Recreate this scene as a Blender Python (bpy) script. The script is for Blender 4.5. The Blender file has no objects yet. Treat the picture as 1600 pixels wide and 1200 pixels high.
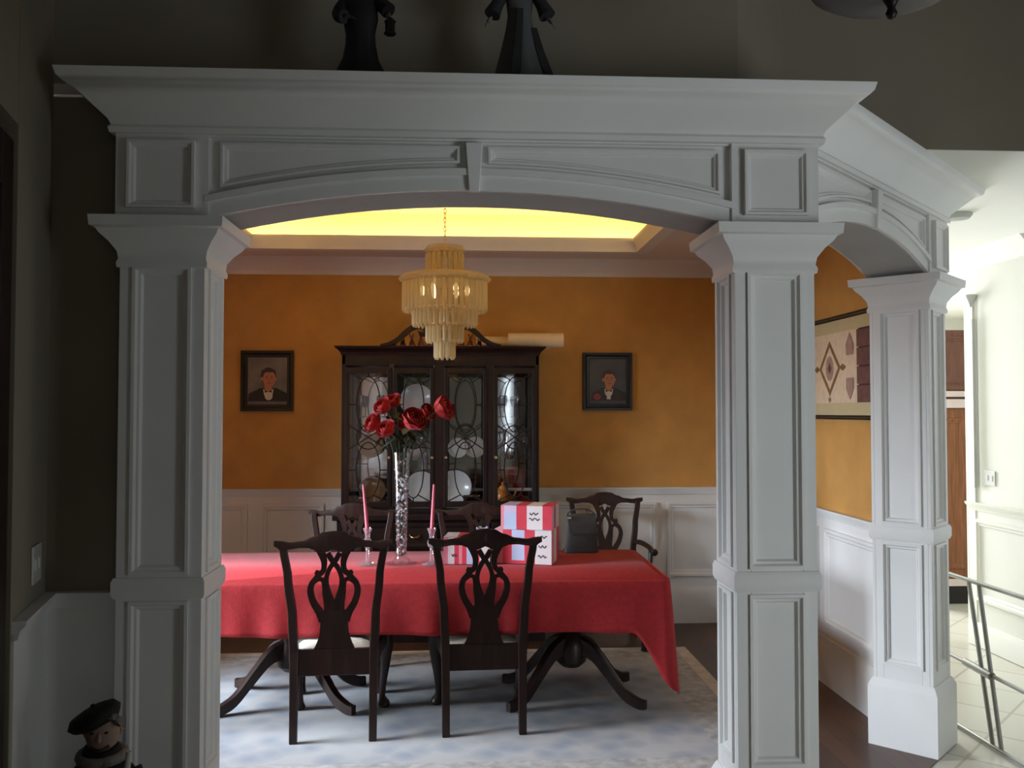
import bpy, bmesh, math, random
from mathutils import Vector, Matrix
random.seed(7)
S = bpy.context.scene
COL = S.collection
PI = math.pi

# ------------------------------------------------------------------ camera
cam_data = bpy.data.cameras.new('camera')
cam = bpy.data.objects.new('camera', cam_data)
COL.objects.link(cam)
cam.location = (0, 0, 1.63)
cam_data.sensor_width = 36
cam_data.lens = 36 * 1400 / 1600
cam_data.clip_start = 0.05
cam.rotation_euler = (PI / 2 + math.atan(43 / 1400), 0, -math.atan(77 / 1400))
S.camera = cam

# ------------------------------------------------------------------ world, light, exposure
S.view_settings.view_transform = 'Standard'
S.view_settings.look = 'None'
S.view_settings.gamma = 1
S.view_settings.use_curve_mapping = False
S.view_settings.exposure = 0.0
S.cycles.use_denoising = True
S.cycles.max_bounces = 8
S.cycles.diffuse_bounces = 5
S.cycles.transparent_max_bounces = 16
S.cycles.caustics_reflective = False
S.cycles.caustics_refractive = False
S.cycles.sample_clamp_indirect = 4.0
w = bpy.data.worlds.new('world')
S.world = w
w.use_nodes = True
w.node_tree.nodes['Background'].inputs[0].default_value = (0.65, 0.8, 1.0, 1)
w.node_tree.nodes['Background'].inputs[1].default_value = 0.6


def V3(x, y, z):
    return Vector((x, y, z)).to_track_quat('-Z', 'Y').to_euler()


def area(name, loc, rot, sx, sy, power, color, spread=PI):
    l = bpy.data.lights.new(name, 'AREA')
    l.shape = 'RECTANGLE'
    l.size, l.size_y = sx, sy
    l.energy = power
    l.color = color
    l.spread = spread
    o = bpy.data.objects.new(name, l)
    o.location = loc
    o.rotation_euler = rot
    COL.objects.link(o)
    return o


# daylight through the dining room's left window: sky slanting down, bright garden shining in low
area('garden_daylight', (-4.2, 4.38, 0.95), V3(0.95, 0.20, -0.24), 1.2, 0.9, 58, (0.80, 0.89, 1.0), math.radians(58))
area('window_daylight', (-3.3, 4.2, 2.5), V3(0.90, 0.36, -0.33), 1.3, 0.8, 125, (0.80, 0.89, 1.0), math.radians(110))
# daylight through the foyer's right window, partly cut off by an added blocker wall
area('foyer_daylight', (3.42, 0.2, 1.1), V3(-1, 0.35, 0), 1.6, 1.8, 74, (0.86, 0.94, 1.0))
# added unseen lights for the hall's daylight: right recess, and past its far end
area('hall_recess_fill', (4.42, 4.62, 1.35), V3(-1, 0.3, 0), 1.5, 2.1, 9, (0.93, 0.97, 1.0))
area('hall_far_fill', (2.75, 9.6, 1.5), V3(0.24, -0.97, 0), 1.2, 2.0, 270, (0.95, 0.98, 1.0))
# front door sidelight behind the camera
area('sidelight_daylight', (0.86, -1.93, 1.6), V3(0, 1, 0), 0.3, 1.25, 2, (0.9, 0.96, 1.0))

# ------------------------------------------------------------------ materials
MATS = {}


def mat(name, color, rough=0.6, metal=0.0, var=0.0, scale=8.0, bump=0.0, bscale=60.0, sheen=0.0, sheen_tint=(1, 1, 1), coat=0.0,
        trans=0.0, ior=1.45, spec=0.5, stretch=None, emit=None, estr=0.0):
    if name in MATS:
        return MATS[name]
    m = bpy.data.materials.new(name)
    m.use_nodes = True
    nt = m.node_tree
    b = nt.nodes['Principled BSDF']
    c = (*color, 1)
    b.inputs['Base Color'].default_value = c
    b.inputs['Roughness'].default_value = rough
    b.inputs['Metallic'].default_value = metal
    b.inputs['Coat Weight'].default_value = coat
    b.inputs['Transmission Weight'].default_value = trans
    b.inputs['IOR'].default_value = ior
    b.inputs['Specular IOR Level'].default_value = spec
    if sheen:
        b.inputs['Sheen Weight'].default_value = sheen
        b.inputs['Sheen Tint'].default_value = (*sheen_tint, 1)
    if emit:
        b.inputs['Emission Color'].default_value = (*emit, 1)
        b.inputs['Emission Strength'].default_value = estr
    if var or bump:
        tc = nt.nodes.new('ShaderNodeTexCoord')
        mp = nt.nodes.new('ShaderNodeMapping')
        nt.links.new(tc.outputs['Object'], mp.inputs[0])
        if stretch:
            mp.inputs['Scale'].default_value = stretch
        if var:
            n = nt.nodes.new('ShaderNodeTexNoise')
            n.inputs['Scale'].default_value = scale
            n.inputs['Detail'].default_value = 4
            nt.links.new(mp.outputs[0], n.inputs['Vector'])
            r = nt.nodes.new('ShaderNodeValToRGB')
            r.color_ramp.elements[0].position = 0.3
            r.color_ramp.elements[1].position = 0.7
            r.color_ramp.elements[0].color = (*[x * (1 - var) for x in color], 1)
            r.color_ramp.elements[1].color = (*[min(1, x * (1 + var)) for x in color], 1)
            nt.links.new(n.outputs['Fac'], r.inputs[0])
            nt.links.new(r.outputs[0], b.inputs['Base Color'])
        if bump:
            n2 = nt.nodes.new('ShaderNodeTexNoise')
            n2.inputs['Scale'].default_value = bscale
            nt.links.new(mp.outputs[0], n2.inputs['Vector'])
            bp = nt.nodes.new('ShaderNodeBump')
            bp.inputs['Strength'].default_value = bump
            bp.inputs['Distance'].default_value = 0.01
            nt.links.new(n2.outputs['Fac'], bp.inputs['Height'])
            nt.links.new(bp.outputs[0], b.inputs['Normal'])
    MATS[name] = m
    return m


def glass_mat(name, tint=(1, 1, 1), gloss=0.08, rough=0.02, diff=0.0, dcol=(1, 1, 1)):
    """thin clear pane: lets light straight through, mirrors a little"""
    m = bpy.data.materials.new(name)
    m.use_nodes = True
    nt = m.node_tree
    nt.nodes.clear()
    out = nt.nodes.new('ShaderNodeOutputMaterial')
    t = nt.nodes.new('ShaderNodeBsdfTransparent')
    t.inputs[0].default_value = (*tint, 1)
    g = nt.nodes.new('ShaderNodeBsdfGlossy')
    g.inputs['Roughness'].default_value = rough
    mx = nt.nodes.new('ShaderNodeMixShader')
    mx.inputs[0].default_value = gloss
    nt.links.new(t.outputs[0], mx.inputs[1])
    nt.links.new(g.outputs[0], mx.inputs[2])
    last = mx
    if diff:
        a = nt.nodes.new('ShaderNodeBsdfDiffuse')
        a.inputs[0].default_value = (*dcol, 1)
        b = nt.nodes.new('ShaderNodeBsdfTranslucent')
        b.inputs[0].default_value = (*dcol, 1)
        mm = nt.nodes.new('ShaderNodeMixShader')
        mm.inputs[0].default_value = 0.5
        nt.links.new(a.outputs[0], mm.inputs[1])
        nt.links.new(b.outputs[0], mm.inputs[2])
        m3 = nt.nodes.new('ShaderNodeMixShader')
        m3.inputs[0].default_value = diff
        nt.links.new(mx.outputs[0], m3.inputs[1])
        nt.links.new(mm.outputs[0], m3.inputs[2])
        last = m3
    nt.links.new(last.outputs[0], out.inputs[0])
    MATS[name] = m
    return m


white = mat('white_trim_paint', (0.78, 0.78, 0.76), 0.45, var=0.03, scale=3)
ceil_white = mat('ceiling_paint', (0.74, 0.70, 0.66), 0.8, var=0.03, scale=2)
tray_paint = mat('tray_paint', (0.85, 0.80, 0.66), 0.8, var=0.02, scale=2)
gold_wall = mat('golden_wall_paint', (0.52, 0.275, 0.075), 0.75, var=0.10, scale=5, bump=0.08, bscale=90)
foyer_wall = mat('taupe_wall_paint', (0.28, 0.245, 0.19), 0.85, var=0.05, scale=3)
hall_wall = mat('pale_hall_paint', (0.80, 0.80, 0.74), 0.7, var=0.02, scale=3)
mahogany = mat('mahogany', (0.020, 0.008, 0.006), 0.42, var=0.35, scale=6, stretch=(6, 6, 1), coat=0.1, spec=0.35)
cab_wood = mat('dark_cabinet_wood', (0.013, 0.006, 0.005), 0.45, var=0.3, scale=6, stretch=(6, 6, 1), coat=0.05, spec=0.35)
fret_wood = mat('reddish_fret_wood', (0.16, 0.045, 0.035), 0.45, var=0.2)
cream_seat = mat('cream_seat_fabric', (0.72, 0.68, 0.58), 0.85, var=0.08, scale=30, bump=0.15, bscale=200)
cloth_red = mat('red_cloth', (0.37, 0.014, 0.019), 0.8, var=0.14, scale=40, bump=0.15, bscale=150, sheen=0.14, sheen_tint=(1, 0.6, 0.65))
brass = mat('brass', (0.75, 0.52, 0.20), 0.3, 1.0, var=0.05)
black_frame = mat('black_frame', (0.012, 0.011, 0.011), 0.35, var=0.1)
mirror = mat('mirror_back', (0.62, 0.65, 0.66), 0.05, 1.0, var=0.03)
china = mat('white_china', (0.74, 0.74, 0.72), 0.2, var=0.03)
silver = mat('silver_metal', (0.75, 0.76, 0.78), 0.18, 1.0, var=0.04)
iron = mat('dark_iron', (0.02, 0.018, 0.016), 0.45, 0.6, var=0.1)
pane = glass_mat('window_pane', gloss=0.06)
cab_glass = glass_mat('cabinet_glass', gloss=0.07)
clear_glass = glass_mat('vase_glass', tint=(0.93, 0.95, 0.96), gloss=0.12, rough=0.05)
crystal = glass_mat('crystal_prism', tint=(1.0, 0.95, 0.8), gloss=0.22, rough=0.12, diff=0.58, dcol=(1.0, 0.90, 0.62))
cryst_candle = glass_mat('crystal_holder', tint=(0.95, 0.97, 1.0), gloss=0.35, rough=0.06, diff=0.12, dcol=(0.9, 0.93, 1.0))
rail_metal = mat('grey_tube_metal', (0.36, 0.36, 0.33), 0.4, 0.7, var=0.06)


def floor_mats():
    m = bpy.data.materials.new('dark_wood_floor')
    m.use_nodes = True
    nt = m.node_tree
    b = nt.nodes['Principled BSDF']
    b.inputs['Roughness'].default_value = 0.38
    tc = nt.nodes.new('ShaderNodeTexCoord')
    mp = nt.nodes.new('ShaderNodeMapping')
    mp.inputs['Rotation'].default_value = (0, 0, math.radians(90))
    br = nt.nodes.new('ShaderNodeTexBrick')
    br.inputs['Scale'].default_value = 1.0
    br.inputs['Brick Width'].default_value = 1.1
    br.inputs['Row Height'].default_value = 0.11
    br.inputs['Mortar Size'].default_value = 0.002
    br.inputs['Color1'].default_value = (0.125, 0.056, 0.028, 1)
    br.inputs['Color2'].default_value = (0.07, 0.033, 0.018, 1)
    br.inputs['Mortar'].default_value = (0.02, 0.011, 0.008, 1)
    n = nt.nodes.new('ShaderNodeTexNoise')
    n.inputs['Scale'].default_value = 14
    mp2 = nt.nodes.new('ShaderNodeMapping')
    mp2.inputs['Scale'].default_value = (5, 0.5, 1)
    mx = nt.nodes.new('ShaderNodeMix')
    mx.data_type = 'RGBA'
    mx.blend_type = 'MULTIPLY'
    mx.inputs[0].default_value = 0.6
    nt.links.new(tc.outputs['Object'], mp.inputs[0])
    nt.links.new(tc.outputs['Object'], mp2.inputs[0])
    nt.links.new(mp.outputs[0], br.inputs['Vector'])
    nt.links.new(mp2.outputs[0], n.inputs['Vector'])
    nt.links.new(br.outputs['Color'], mx.inputs[6])
    nt.links.new(n.outputs['Color'], mx.inputs[7])
    nt.links.new(mx.outputs[2], b.inputs['Base Color'])
    m2 = bpy.data.materials.new('pale_stone_tile')
    m2.use_nodes = True
    nt = m2.node_tree
    b = nt.nodes['Principled BSDF']
    b.inputs['Roughness'].default_value = 0.3
    tc = nt.nodes.new('ShaderNodeTexCoord')
    br = nt.nodes.new('ShaderNodeTexBrick')
    br.offset = 0.0
    br.inputs['Scale'].default_value = 1.0
    br.inputs['Brick Width'].default_value = 0.42
    br.inputs['Row Height'].default_value = 0.42
    br.inputs['Mortar Size'].default_value = 0.008
    br.inputs['Color1'].default_value = (0.60, 0.58, 0.50, 1)
    br.inputs['Color2'].default_value = (0.55, 0.54, 0.46, 1)
    br.inputs['Mortar'].default_value = (0.40, 0.38, 0.31, 1)
    mp = nt.nodes.new('ShaderNodeMapping')
    mp.inputs['Rotation'].default_value = (0, 0, math.radians(45))
    nt.links.new(tc.outputs['Object'], mp.inputs[0])
    nt.links.new(mp.outputs[0], br.inputs['Vector'])
    nt.links.new(br.outputs['Color'], b.inputs['Base Color'])
    return m, m2


wood_floor, tile_floor = floor_mats()

# ------------------------------------------------------------------ mesh helpers


def V(*a):
    return Vector(a)


def lerp(a, b, t):
    return a + (b - a) * t


def interp(x, pts):
    if x <= pts[0][0]:
        return pts[0][1]
    for (x0, y0), (x1, y1) in zip(pts, pts[1:]):
        if x <= x1:
            t = (x - x0) / (x1 - x0)
            t = t * t * (3 - 2 * t)
            return y0 + (y1 - y0) * t
    return pts[-1][1]


def catmull(pts, n=6):
    """smooth list of tuples (any dimension)"""
    if len(pts) < 3:
        return [tuple(p) for p in pts]
    P = [pts[0]] + list(pts) + [pts[-1]]
    out = []
    for i in range(1, len(P) - 2):
        a, b, c, d = P[i - 1], P[i], P[i + 1], P[i + 2]
        for k in range(n):
            t = k / n
            out.append(tuple(0.5 * (2 * b[j] + (c[j] - a[j]) * t + (2 * a[j] - 5 * b[j] + 4 * c[j] - d[j]) * t * t
                                    + (3 * b[j] - a[j] - 3 * c[j] + d[j]) * t ** 3) for j in range(len(b))))
    out.append(tuple(pts[-1]))
    return out


class MB:
    def __init__(s):
        s.v, s.f, s.m = [], [], []

    def add(s, vs, fs, mi=0):
        o = len(s.v)
        s.v += [tuple(p) for p in vs]
        s.f += [tuple(i + o for i in f) for f in fs]
        s.m += [mi] * len(fs)
        return s

    def obox(s, o, u, v, n, a, b, c, mi=0):
        o, u, v, n = Vector(o), Vector(u), Vector(v), Vector(n)
        vs = [o + u * i + v * j + n * k for i in a for j in b for k in c]
        return s.add(vs, [(0, 1, 3, 2), (4, 6, 7, 5), (0, 4, 5, 1), (2, 3, 7, 6), (0, 2, 6, 4), (1, 5, 7, 3)], mi)

    def box(s, x0, x1, y0, y1, z0, z1, mi=0):
        return s.obox((0, 0, 0), (1, 0, 0), (0, 1, 0), (0, 0, 1), (x0, x1), (y0, y1), (z0, z1), mi)

    def loops(s, ls, closed_ring=True, caps=True, mi=0, wrap=False):
        """skin a list of equally long loops"""
        n = len(ls[0])
        vs = [p for l in ls for p in l]
        fs = []
        m = len(ls)
        for i in range(m if wrap else m - 1):
            for j in range(n if closed_ring else n - 1):
                a = i * n + j
                b = i * n + (j + 1) % n
                c = ((i + 1) % m) * n + (j + 1) % n
                d = ((i + 1) % m) * n + j
                fs.append((a, b, c, d))
        if caps and not wrap:
            fs.append(tuple(range(n - 1, -1, -1)))
            fs.append(tuple((m - 1) * n + j for j in range(n)))
        return s.add(vs, fs, mi)

    def tube(s, path, radii, seg=10, mi=0, caps=True, wrap=False):
        P = [Vector(p) for p in path]
        if not hasattr(radii, '__len__'):
            radii = [radii] * len(P)
        ls = []
        ref = None
        for i, p in enumerate(P):
            if wrap:
                d = P[(i + 1) % len(P)] - P[i - 1]
            else:
                d = P[min(i + 1, len(P) - 1)] - P[max(i - 1, 0)]
            d.normalize()
            if ref is None:
                ref = Vector((0, 0, 1)) if abs(d.z) < 0.9 else Vector((1, 0, 0))
            a = d.cross(ref)
            if a.length < 1e-5:
                a = d.cross(Vector((0, 1, 0)))
            a.normalize()
            b = d.cross(a)
            ref = -b if False else b.cross(Vector(d)).cross(d) * 0 + a.cross(d)
            ls.append([p + (a * math.cos(2 * PI * k / seg) + b * math.sin(2 * PI * k / seg)) * radii[i] for k in range(seg)])
            ref = a.cross(d)
        return s.loops(ls, True, caps, mi, wrap)

    def lathe(s, prof, o=(0, 0, 0), seg=24, mi=0, sx=1.0, sy=1.0, wob=None):
        o = Vector(o)
        ls = []
        for r, z in prof:
            l = []
            for k in range(seg):
                a = 2 * PI * k / seg
                rr = r * (wob(a, z) if wob else 1)
                l.append(o + V(math.cos(a) * rr * sx, math.sin(a) * rr * sy, z))
            ls.append(l)
        return s.loops(ls, True, True, mi)

    def vloft(s, pts, sizes, mi=0):
        ls = [[V(x - a / 2, y - b / 2, z), V(x + a / 2, y - b / 2, z), V(x + a / 2, y + b / 2, z), V(x - a / 2, y + b / 2, z)]
              for (x, y, z), (a, b) in zip(pts, sizes)]
        return s.loops(ls, True, True, mi)

    def ribbon(s, pts, wid, fn, mi=0):
        """flat strap along 2D points; fn(x, z, side) -> 3D point, side -1 / +1 for the two faces"""
        n = len(pts)
        ls = []
        for i in range(n):
            a, b = pts[max(i - 1, 0)], pts[min(i + 1, n - 1)]
            dx, dz = b[0] - a[0], b[1] - a[1]
            L = math.hypot(dx, dz) or 1
            nx, nz = -dz / L, dx / L
            h = (wid[i] if hasattr(wid, '__len__') else wid) / 2
            x, z = pts[i][0], pts[i][1]
            ls.append([fn(x + nx * h, z + nz * h, -1), fn(x - nx * h, z - nz * h, -1), fn(x - nx * h, z - nz * h, 1), fn(x + nx * h, z + nz * h, 1)])
        return s.loops(ls, True, True, mi)

    def sweep(s, path, prof, closed=False, mi=0):
        """profile (outward, z) loops swept along a 2D path, outward = right of the travel direction"""
        n = len(path)
        ls = []
        for i in range(n):
            p = path[i]
            ds = []
            if closed or i > 0:
                q = path[i - 1]
                ds.append((p[0] - q[0], p[1] - q[1]))
            if closed or i < n - 1:
                q = path[(i + 1) % n]
                ds.append((q[0] - p[0], q[1] - p[1]))
            ns = []
            for d in ds:
                L = math.hypot(*d)
                ns.append((d[1] / L, -d[0] / L))
            if len(ns) == 2:
                k = 1 + ns[0][0] * ns[1][0] + ns[0][1] * ns[1][1]
                nn = ((ns[0][0] + ns[1][0]) / k, (ns[0][1] + ns[1][1]) / k)
            else:
                nn = ns[0]
            ls.append([V(p[0] + nn[0] * d, p[1] + nn[1] * d, z) for d, z in prof])
        return s.loops(ls, True, not closed, mi, wrap=closed)

    def mold(s, o, u, v, n, pts, wdt, d, mi=0, base=0.0):
        """raised moulding just inside a closed (counter-clockwise) outline in the plane o,u,v; n is the outward normal"""
        o, u, v, n = Vector(o), Vector(u), Vector(v), Vector(n)
        N = len(pts)

        def off(k):
            out = []
            for i in range(N):
                a, b, c = pts[i - 1], pts[i], pts[(i + 1) % N]
                d1 = (b[0] - a[0], b[1] - a[1])
                d2 = (c[0] - b[0], c[1] - b[1])
                l1, l2 = math.hypot(*d1), math.hypot(*d2)
                n1 = (-d1[1] / l1, d1[0] / l1)
                n2 = (-d2[1] / l2, d2[0] / l2)
                q = max(0.25, 1 + n1[0] * n2[0] + n1[1] * n2[1])
                out.append((b[0] + (n1[0] + n2[0]) / q * k, b[1] + (n1[1] + n2[1]) / q * k))
            return out
        ls = []
        for k, h in ((0, base), (0, base + d), (wdt * 0.35, base + d), (wdt * 0.55, base + d * 0.55), (wdt * 0.8, base + d * 0.5), (wdt, base)):
            ls.append([o + u * x + v * y + n * h for x, y in off(k)])
        return s.loops(ls, True, False, mi)

    def poly(s, o, u, v, pts, n=None, h=0.0, mi=0):
        o, u, v = Vector(o), Vector(u), Vector(v)
        n = Vector(n) if n else V(0, 0, 0)
        return s.add([o + u * x + v * y + n * h for x, y in pts], [tuple(range(len(pts)))], mi)

    def build(s, name, mats, parent=None, smooth=None, bevel=0.0, loc=None, sub=0):
        me = bpy.data.meshes.new(name)
        me.from_pydata([tuple(p) for p in s.v], [], s.f)
        if not isinstance(mats, (list, tuple)):
            mats = [mats]
        for m in mats:
            me.materials.append(m)
        for p, mi in zip(me.polygons, s.m):
            p.material_index = mi
        bm = bmesh.new()
        bm.from_mesh(me)
        bmesh.ops.recalc_face_normals(bm, faces=bm.faces)
        bm.to_mesh(me)
        bm.free()
        if smooth:
            for p in me.polygons:
                p.use_smooth = True
            me.set_sharp_from_angle(angle=math.radians(smooth))
        o = bpy.data.objects.new(name, me)
        COL.objects.link(o)
        if parent:
            o.parent = parent
        if loc:
            o.location = loc
        if bevel:
            b = o.modifiers.new('bevel', 'BEVEL')
            b.width = bevel
            b.segments = 2
            b.limit_method = 'ANGLE'
        if sub:
            q = o.modifiers.new('sub', 'SUBSURF')
            q.levels = q.render_levels = sub
        return o


def thing(name, label, cat, loc=(0, 0, 0), rz=0.0, group=None, kind=None):
    o = bpy.data.objects.new(name, None)
    o.empty_display_size = 0.1
    COL.objects.link(o)
    o.location = loc
    o.rotation_euler = (0, 0, rz)
    return tag(o, label, cat, group, kind)


def tag(o, label, cat, group=None, kind=None):
    o['label'] = label
    o['category'] = cat
    if group:
        o['group'] = group
    if kind:
        o['kind'] = kind
    return o


def struct(mb, name, mats, smooth=None, parent=None, bevel=0.0):
    o = mb.build(name, mats, parent, smooth, bevel)
    o['kind'] = 'structure'
    return o


def dup(root, loc, rz, label, group=None):
    r = root.copy()
    COL.objects.link(r)
    r.location = loc
    r.rotation_euler = (0, 0, rz)
    r['label'] = label
    if group:
        r['group'] = group
    for ch in list(root.children):
        c = ch.copy()
        COL.objects.link(c)
        c.parent = r
        for g in list(ch.children):
            d = g.copy()
            COL.objects.link(d)
            d.parent = c
    return r


def rect(a0, a1, b0, b1):
    return [(a0, b0), (a1, b0), (a1, b1), (a0, b1)]


X_, Y_, Z_ = V(1, 0, 0), V(0, 1, 0), V(0, 0, 1)
R2 = math.sqrt(0.5)

# ================================================================== the setting
YB = 6.90      # back wall
XR = 2.19      # dining right wall
XL = -2.15     # dining left wall
ZC = 2.80      # dining ceiling
RAIL = 1.045   # chair rail top

# floors
mb = MB().box(-3, 6.2, -2.0, 10.5, -0.12, -0.004)
struct(mb, 'floor', tile_floor)
mb = MB()
outline = [(-1.2, 3.12), (1.244, 3.12), (2.225, 4.13), (2.39, 4.30), (XR + 0.02, 4.54), (XR, YB), (XL, YB), (XL, 3.37), (-1.2, 3.37)]
mb.loops([[V(x, y, -0.004) for x, y in outline], [V(x, y, 0.0) for x, y in outline]])
struct(mb, 'floor_dining', wood_floor)

# dining walls
mb = MB().box(XL - 0.12, XR + 0.12, YB, YB + 0.12, 0, 3.2)
struct(mb, 'wall_back', gold_wall)
mb = MB().box(XR, XR + 0.12, 4.55, YB, 0, 3.2)
struct(mb, 'wall_right', [gold_wall])
mb = MB().box(XR + 0.12, XR + 0.125, 4.56, YB + 0.12, 0, 2.75)
mb.box(XL, XR + 0.125, YB + 0.12, YB + 0.125, 0, 2.75)
struct(mb, 'wall_hall_left', hall_wall)
WY0, WY1, WZ0, WZ1 = 3.50, 5.25, 0.25, 2.2
mb = MB().box(XL - 0.14, XL, 3.25, WY0, 0, 3.2).box(XL - 0.14, XL, WY1, YB, 0, 3.2)
mb.box(XL - 0.14, XL, WY0, WY1, 0, WZ0).box(XL - 0.14, XL, WY0, WY1, WZ1, 3.2)
struct(mb, 'wall_left', gold_wall)


def window(name, o, u, n, wdt, z0, z1, depth, cols, rows):
    """casing, sash bars and pane of a window in a vertical wall; o = lower corner on the room face"""
    f = MB()
    f.obox(o, u, Z_, n, (-0.08, 0), (z0 - 0.08, z1 + 0.08), (0, 0.02)).obox(o, u, Z_, n, (wdt, wdt + 0.08), (z0 - 0.08, z1 + 0.08), (0, 0.02))
    f.obox(o, u, Z_, n, (-0.08, wdt + 0.08), (z1, z1 + 0.09), (0, 0.025)).obox(o, u, Z_, n, (-0.1, wdt + 0.1), (z0 - 0.05, z0), (0, 0.05))
    r = struct(f, name, white, bevel=0.003)
    b = MB()
    for k in range(cols + 1):
        c = wdt * k / cols
        b.obox(o, u, Z_, n, (c - 0.012, c + 0.012), (z0, z1), (-depth / 2 - 0.015, -depth / 2 + 0.015))
    for k in range(rows + 1):
        c = lerp(z0, z1, k / rows)
        b.obox(o, u, Z_, n, (0, wdt), (c - 0.012, c + 0.012), (-depth / 2 - 0.015, -depth / 2 + 0.015))
    b.build('sash', white, r)
    MB().obox(o, u, Z_, n, (0, wdt), (z0, z1), (-depth / 2 - 0.003, -depth / 2 + 0.003)).build('pane', pane, r)


window('window_1', (XL, WY0, 0), Y_, X_, WY1 - WY0, WZ0, WZ1, 0.14, 2, 4)

# wall between foyer and dining room, left of the column, with the dining crown over it
mb = MB().box(-3.0, -1.16, 3.25, 3.36, 0, 2.752)
struct(mb, 'wall_front', [foyer_wall])
# small overlay: dining side of the front wall above the arch
struct(MB().box(XL, -1.17, 3.361, 3.372, 0, 2.74).box(-1.17, 1.0, 3.361, 3.372, 2.62, 2.74), 'wall_front_dining', gold_wall)

# dining ceiling with tray opening
TX0, TX1, TY0, TY1 = -1.52, 1.26, 4.1, 6.42
CX0, CX1, CY0, CY1 = TX0 - 0.25, TX1 + 0.25, TY0 - 0.25, TY1 + 0.24
mb = MB()
mb.box(XL - 0.1, TX0, 3.36, YB, ZC, ZC + 0.04).box(TX1, XR + 0.1, 4.0, YB, ZC, ZC + 0.04)
mb.box(TX1, 1.30, 3.36, 4.0, ZC, ZC + 0.04)
mb.add([V(1.30, 3.36, ZC), V(1.55, 3.36, ZC), V(2.1, 4.0, ZC), V(1.30, 4.0, ZC)], [(0, 1, 2, 3)])
mb.box(TX0, TX1, 3.36, TY0, ZC, ZC + 0.04).box(TX0, TX1, TY1, YB, ZC, ZC + 0.04)
struct(mb, 'ceiling_dining', ceil_white)
mb = MB()
ZT = 3.10
mb.box(CX0 - 0.05, CX1 + 0.05, CY0 - 0.05, CY1 + 0.05, ZT, ZT + 0.05)
mb.box(CX0 - 0.05, CX0, CY0, CY1, ZC + 0.04, ZT).box(CX1, CX1 + 0.05, CY0, CY1, ZC + 0.04, ZT)
mb.box(CX0, CX1, CY0 - 0.05, CY0, ZC + 0.04, ZT).box(CX0, CX1, CY1, CY1 + 0.05, ZC + 0.04, ZT)
struct(mb, 'ceiling_tray', tray_paint)
# moulded lip round the tray (clockwise path so that the profile points into the opening)
lip = [(0.0, ZC - 0.012), (-0.09, ZC - 0.012), (-0.10, ZC), (-0.05, ZC + 0.002), (-0.012, ZC + 0.045), (-0.012, ZC + 0.085), (0.03, ZC + 0.085), (0.03, ZC + 0.06), (0.008, ZC + 0.03)]
mb = MB().sweep([(TX0, TY0), (TX0, TY1), (TX1, TY1), (TX1, TY0)], lip, closed=True)
struct(mb, 'trim_1', white, smooth=40)
# rope light laid in the cove
rope = mat('warm_rope_light', (1, 0.8, 0.5), 0.5, emit=(1.0, 0.63, 0.18), estr=46.0)
cl = thing('cove_light', 'glowing warm rope light tucked behind the tray ceiling lip', 'cove light', (0, 0, 0))
for a, b in (((TX0 - 0.12, TY1 + 0.1), (TX1 + 0.12, TY1 + 0.1)), ((TX0 - 0.12, TY0 - 0.1), (TX1 + 0.12, TY0 - 0.1)),
             ((TX0 - 0.12, TY0 - 0.1), (TX0 - 0.12, TY1 + 0.1)), ((TX1 + 0.12, TY0 - 0.1), (TX1 + 0.12, TY1 + 0.1))):
    MB().tube([(a[0], a[1], ZC + 0.052), (b[0], b[1], ZC + 0.052)], 0.012, 8).build('light_strip', rope, cl, smooth=40)

# dining crown, chair rail, baseboard, wainscot
room_path = [(XL, 3.37), (XL, YB), (XR, YB), (XR, 4.54)]
crown = [(0, ZC - 0.125), (0.012, ZC - 0.125), (0.016, ZC - 0.105), (0.03, ZC - 0.09), (0.055, ZC - 0.05), (0.085, ZC - 0.03), (0.095, ZC - 0.012), (0.11, ZC), (0, ZC)]
struct(MB().sweep(room_path, crown), 'trim_2', ceil_white, smooth=40)
rail = [(0, RAIL - 0.06), (0.012, RAIL - 0.055), (0.018, RAIL - 0.03), (0.034, RAIL - 0.014), (0.036, RAIL), (0, RAIL)]
base = [(0, 0), (0.02, 0), (0.02, 0.125), (0.014, 0.14), (0.009, 0.16), (0, 0.165)]
base_tall = [(0, 0), (0.02, 0), (0.02, 0.225), (0.014, 0.25), (0.009, 0.275), (0, 0.28)]


def wainscot(name, path, panels, z0=0.36, z1=0.93, m=white, nrail=3, b=base_tall, rl=rail):
    """white dado: sheet, baseboard, chair rail and panel mouldings along a wall path; panels = list of (segment, a0, a1)"""
    struct(MB().sweep(path, [(0, 0.0), (0.008, 0.0), (0.008, rl[0][1] + 0.02), (0, rl[0][1] + 0.02)]), 'wall_dado_' + name, m)
    struct(MB().sweep(path, [(d + 0.008 if d else 0, z) for d, z in b]), 'baseboard_' + name, m, smooth=40)
    global NT
    NT += 1
    struct(MB().sweep(path, [(d + 0.006 if d else 0, z) for d, z in rl]), 'trim_%d' % NT, m, smooth=40)
    mbp = MB()
    for k, a0, a1 in panels:
        p, q = path[k], path[k + 1]
        L = math.hypot(q[0] - p[0], q[1] - p[1])
        u = V((q[0] - p[0]) / L, (q[1] - p[1]) / L, 0)
        n = V(u.y, -u.x, 0)
        o = V(p[0], p[1], 0) + n * 0.008
        mbp.mold(o, u, Z_, n, rect(a0, a1, z0, z1), 0.05, 0.02)
    NT += 1
    struct(mbp, 'trim_%d' % NT, m, smooth=30)


NT = 2
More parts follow.
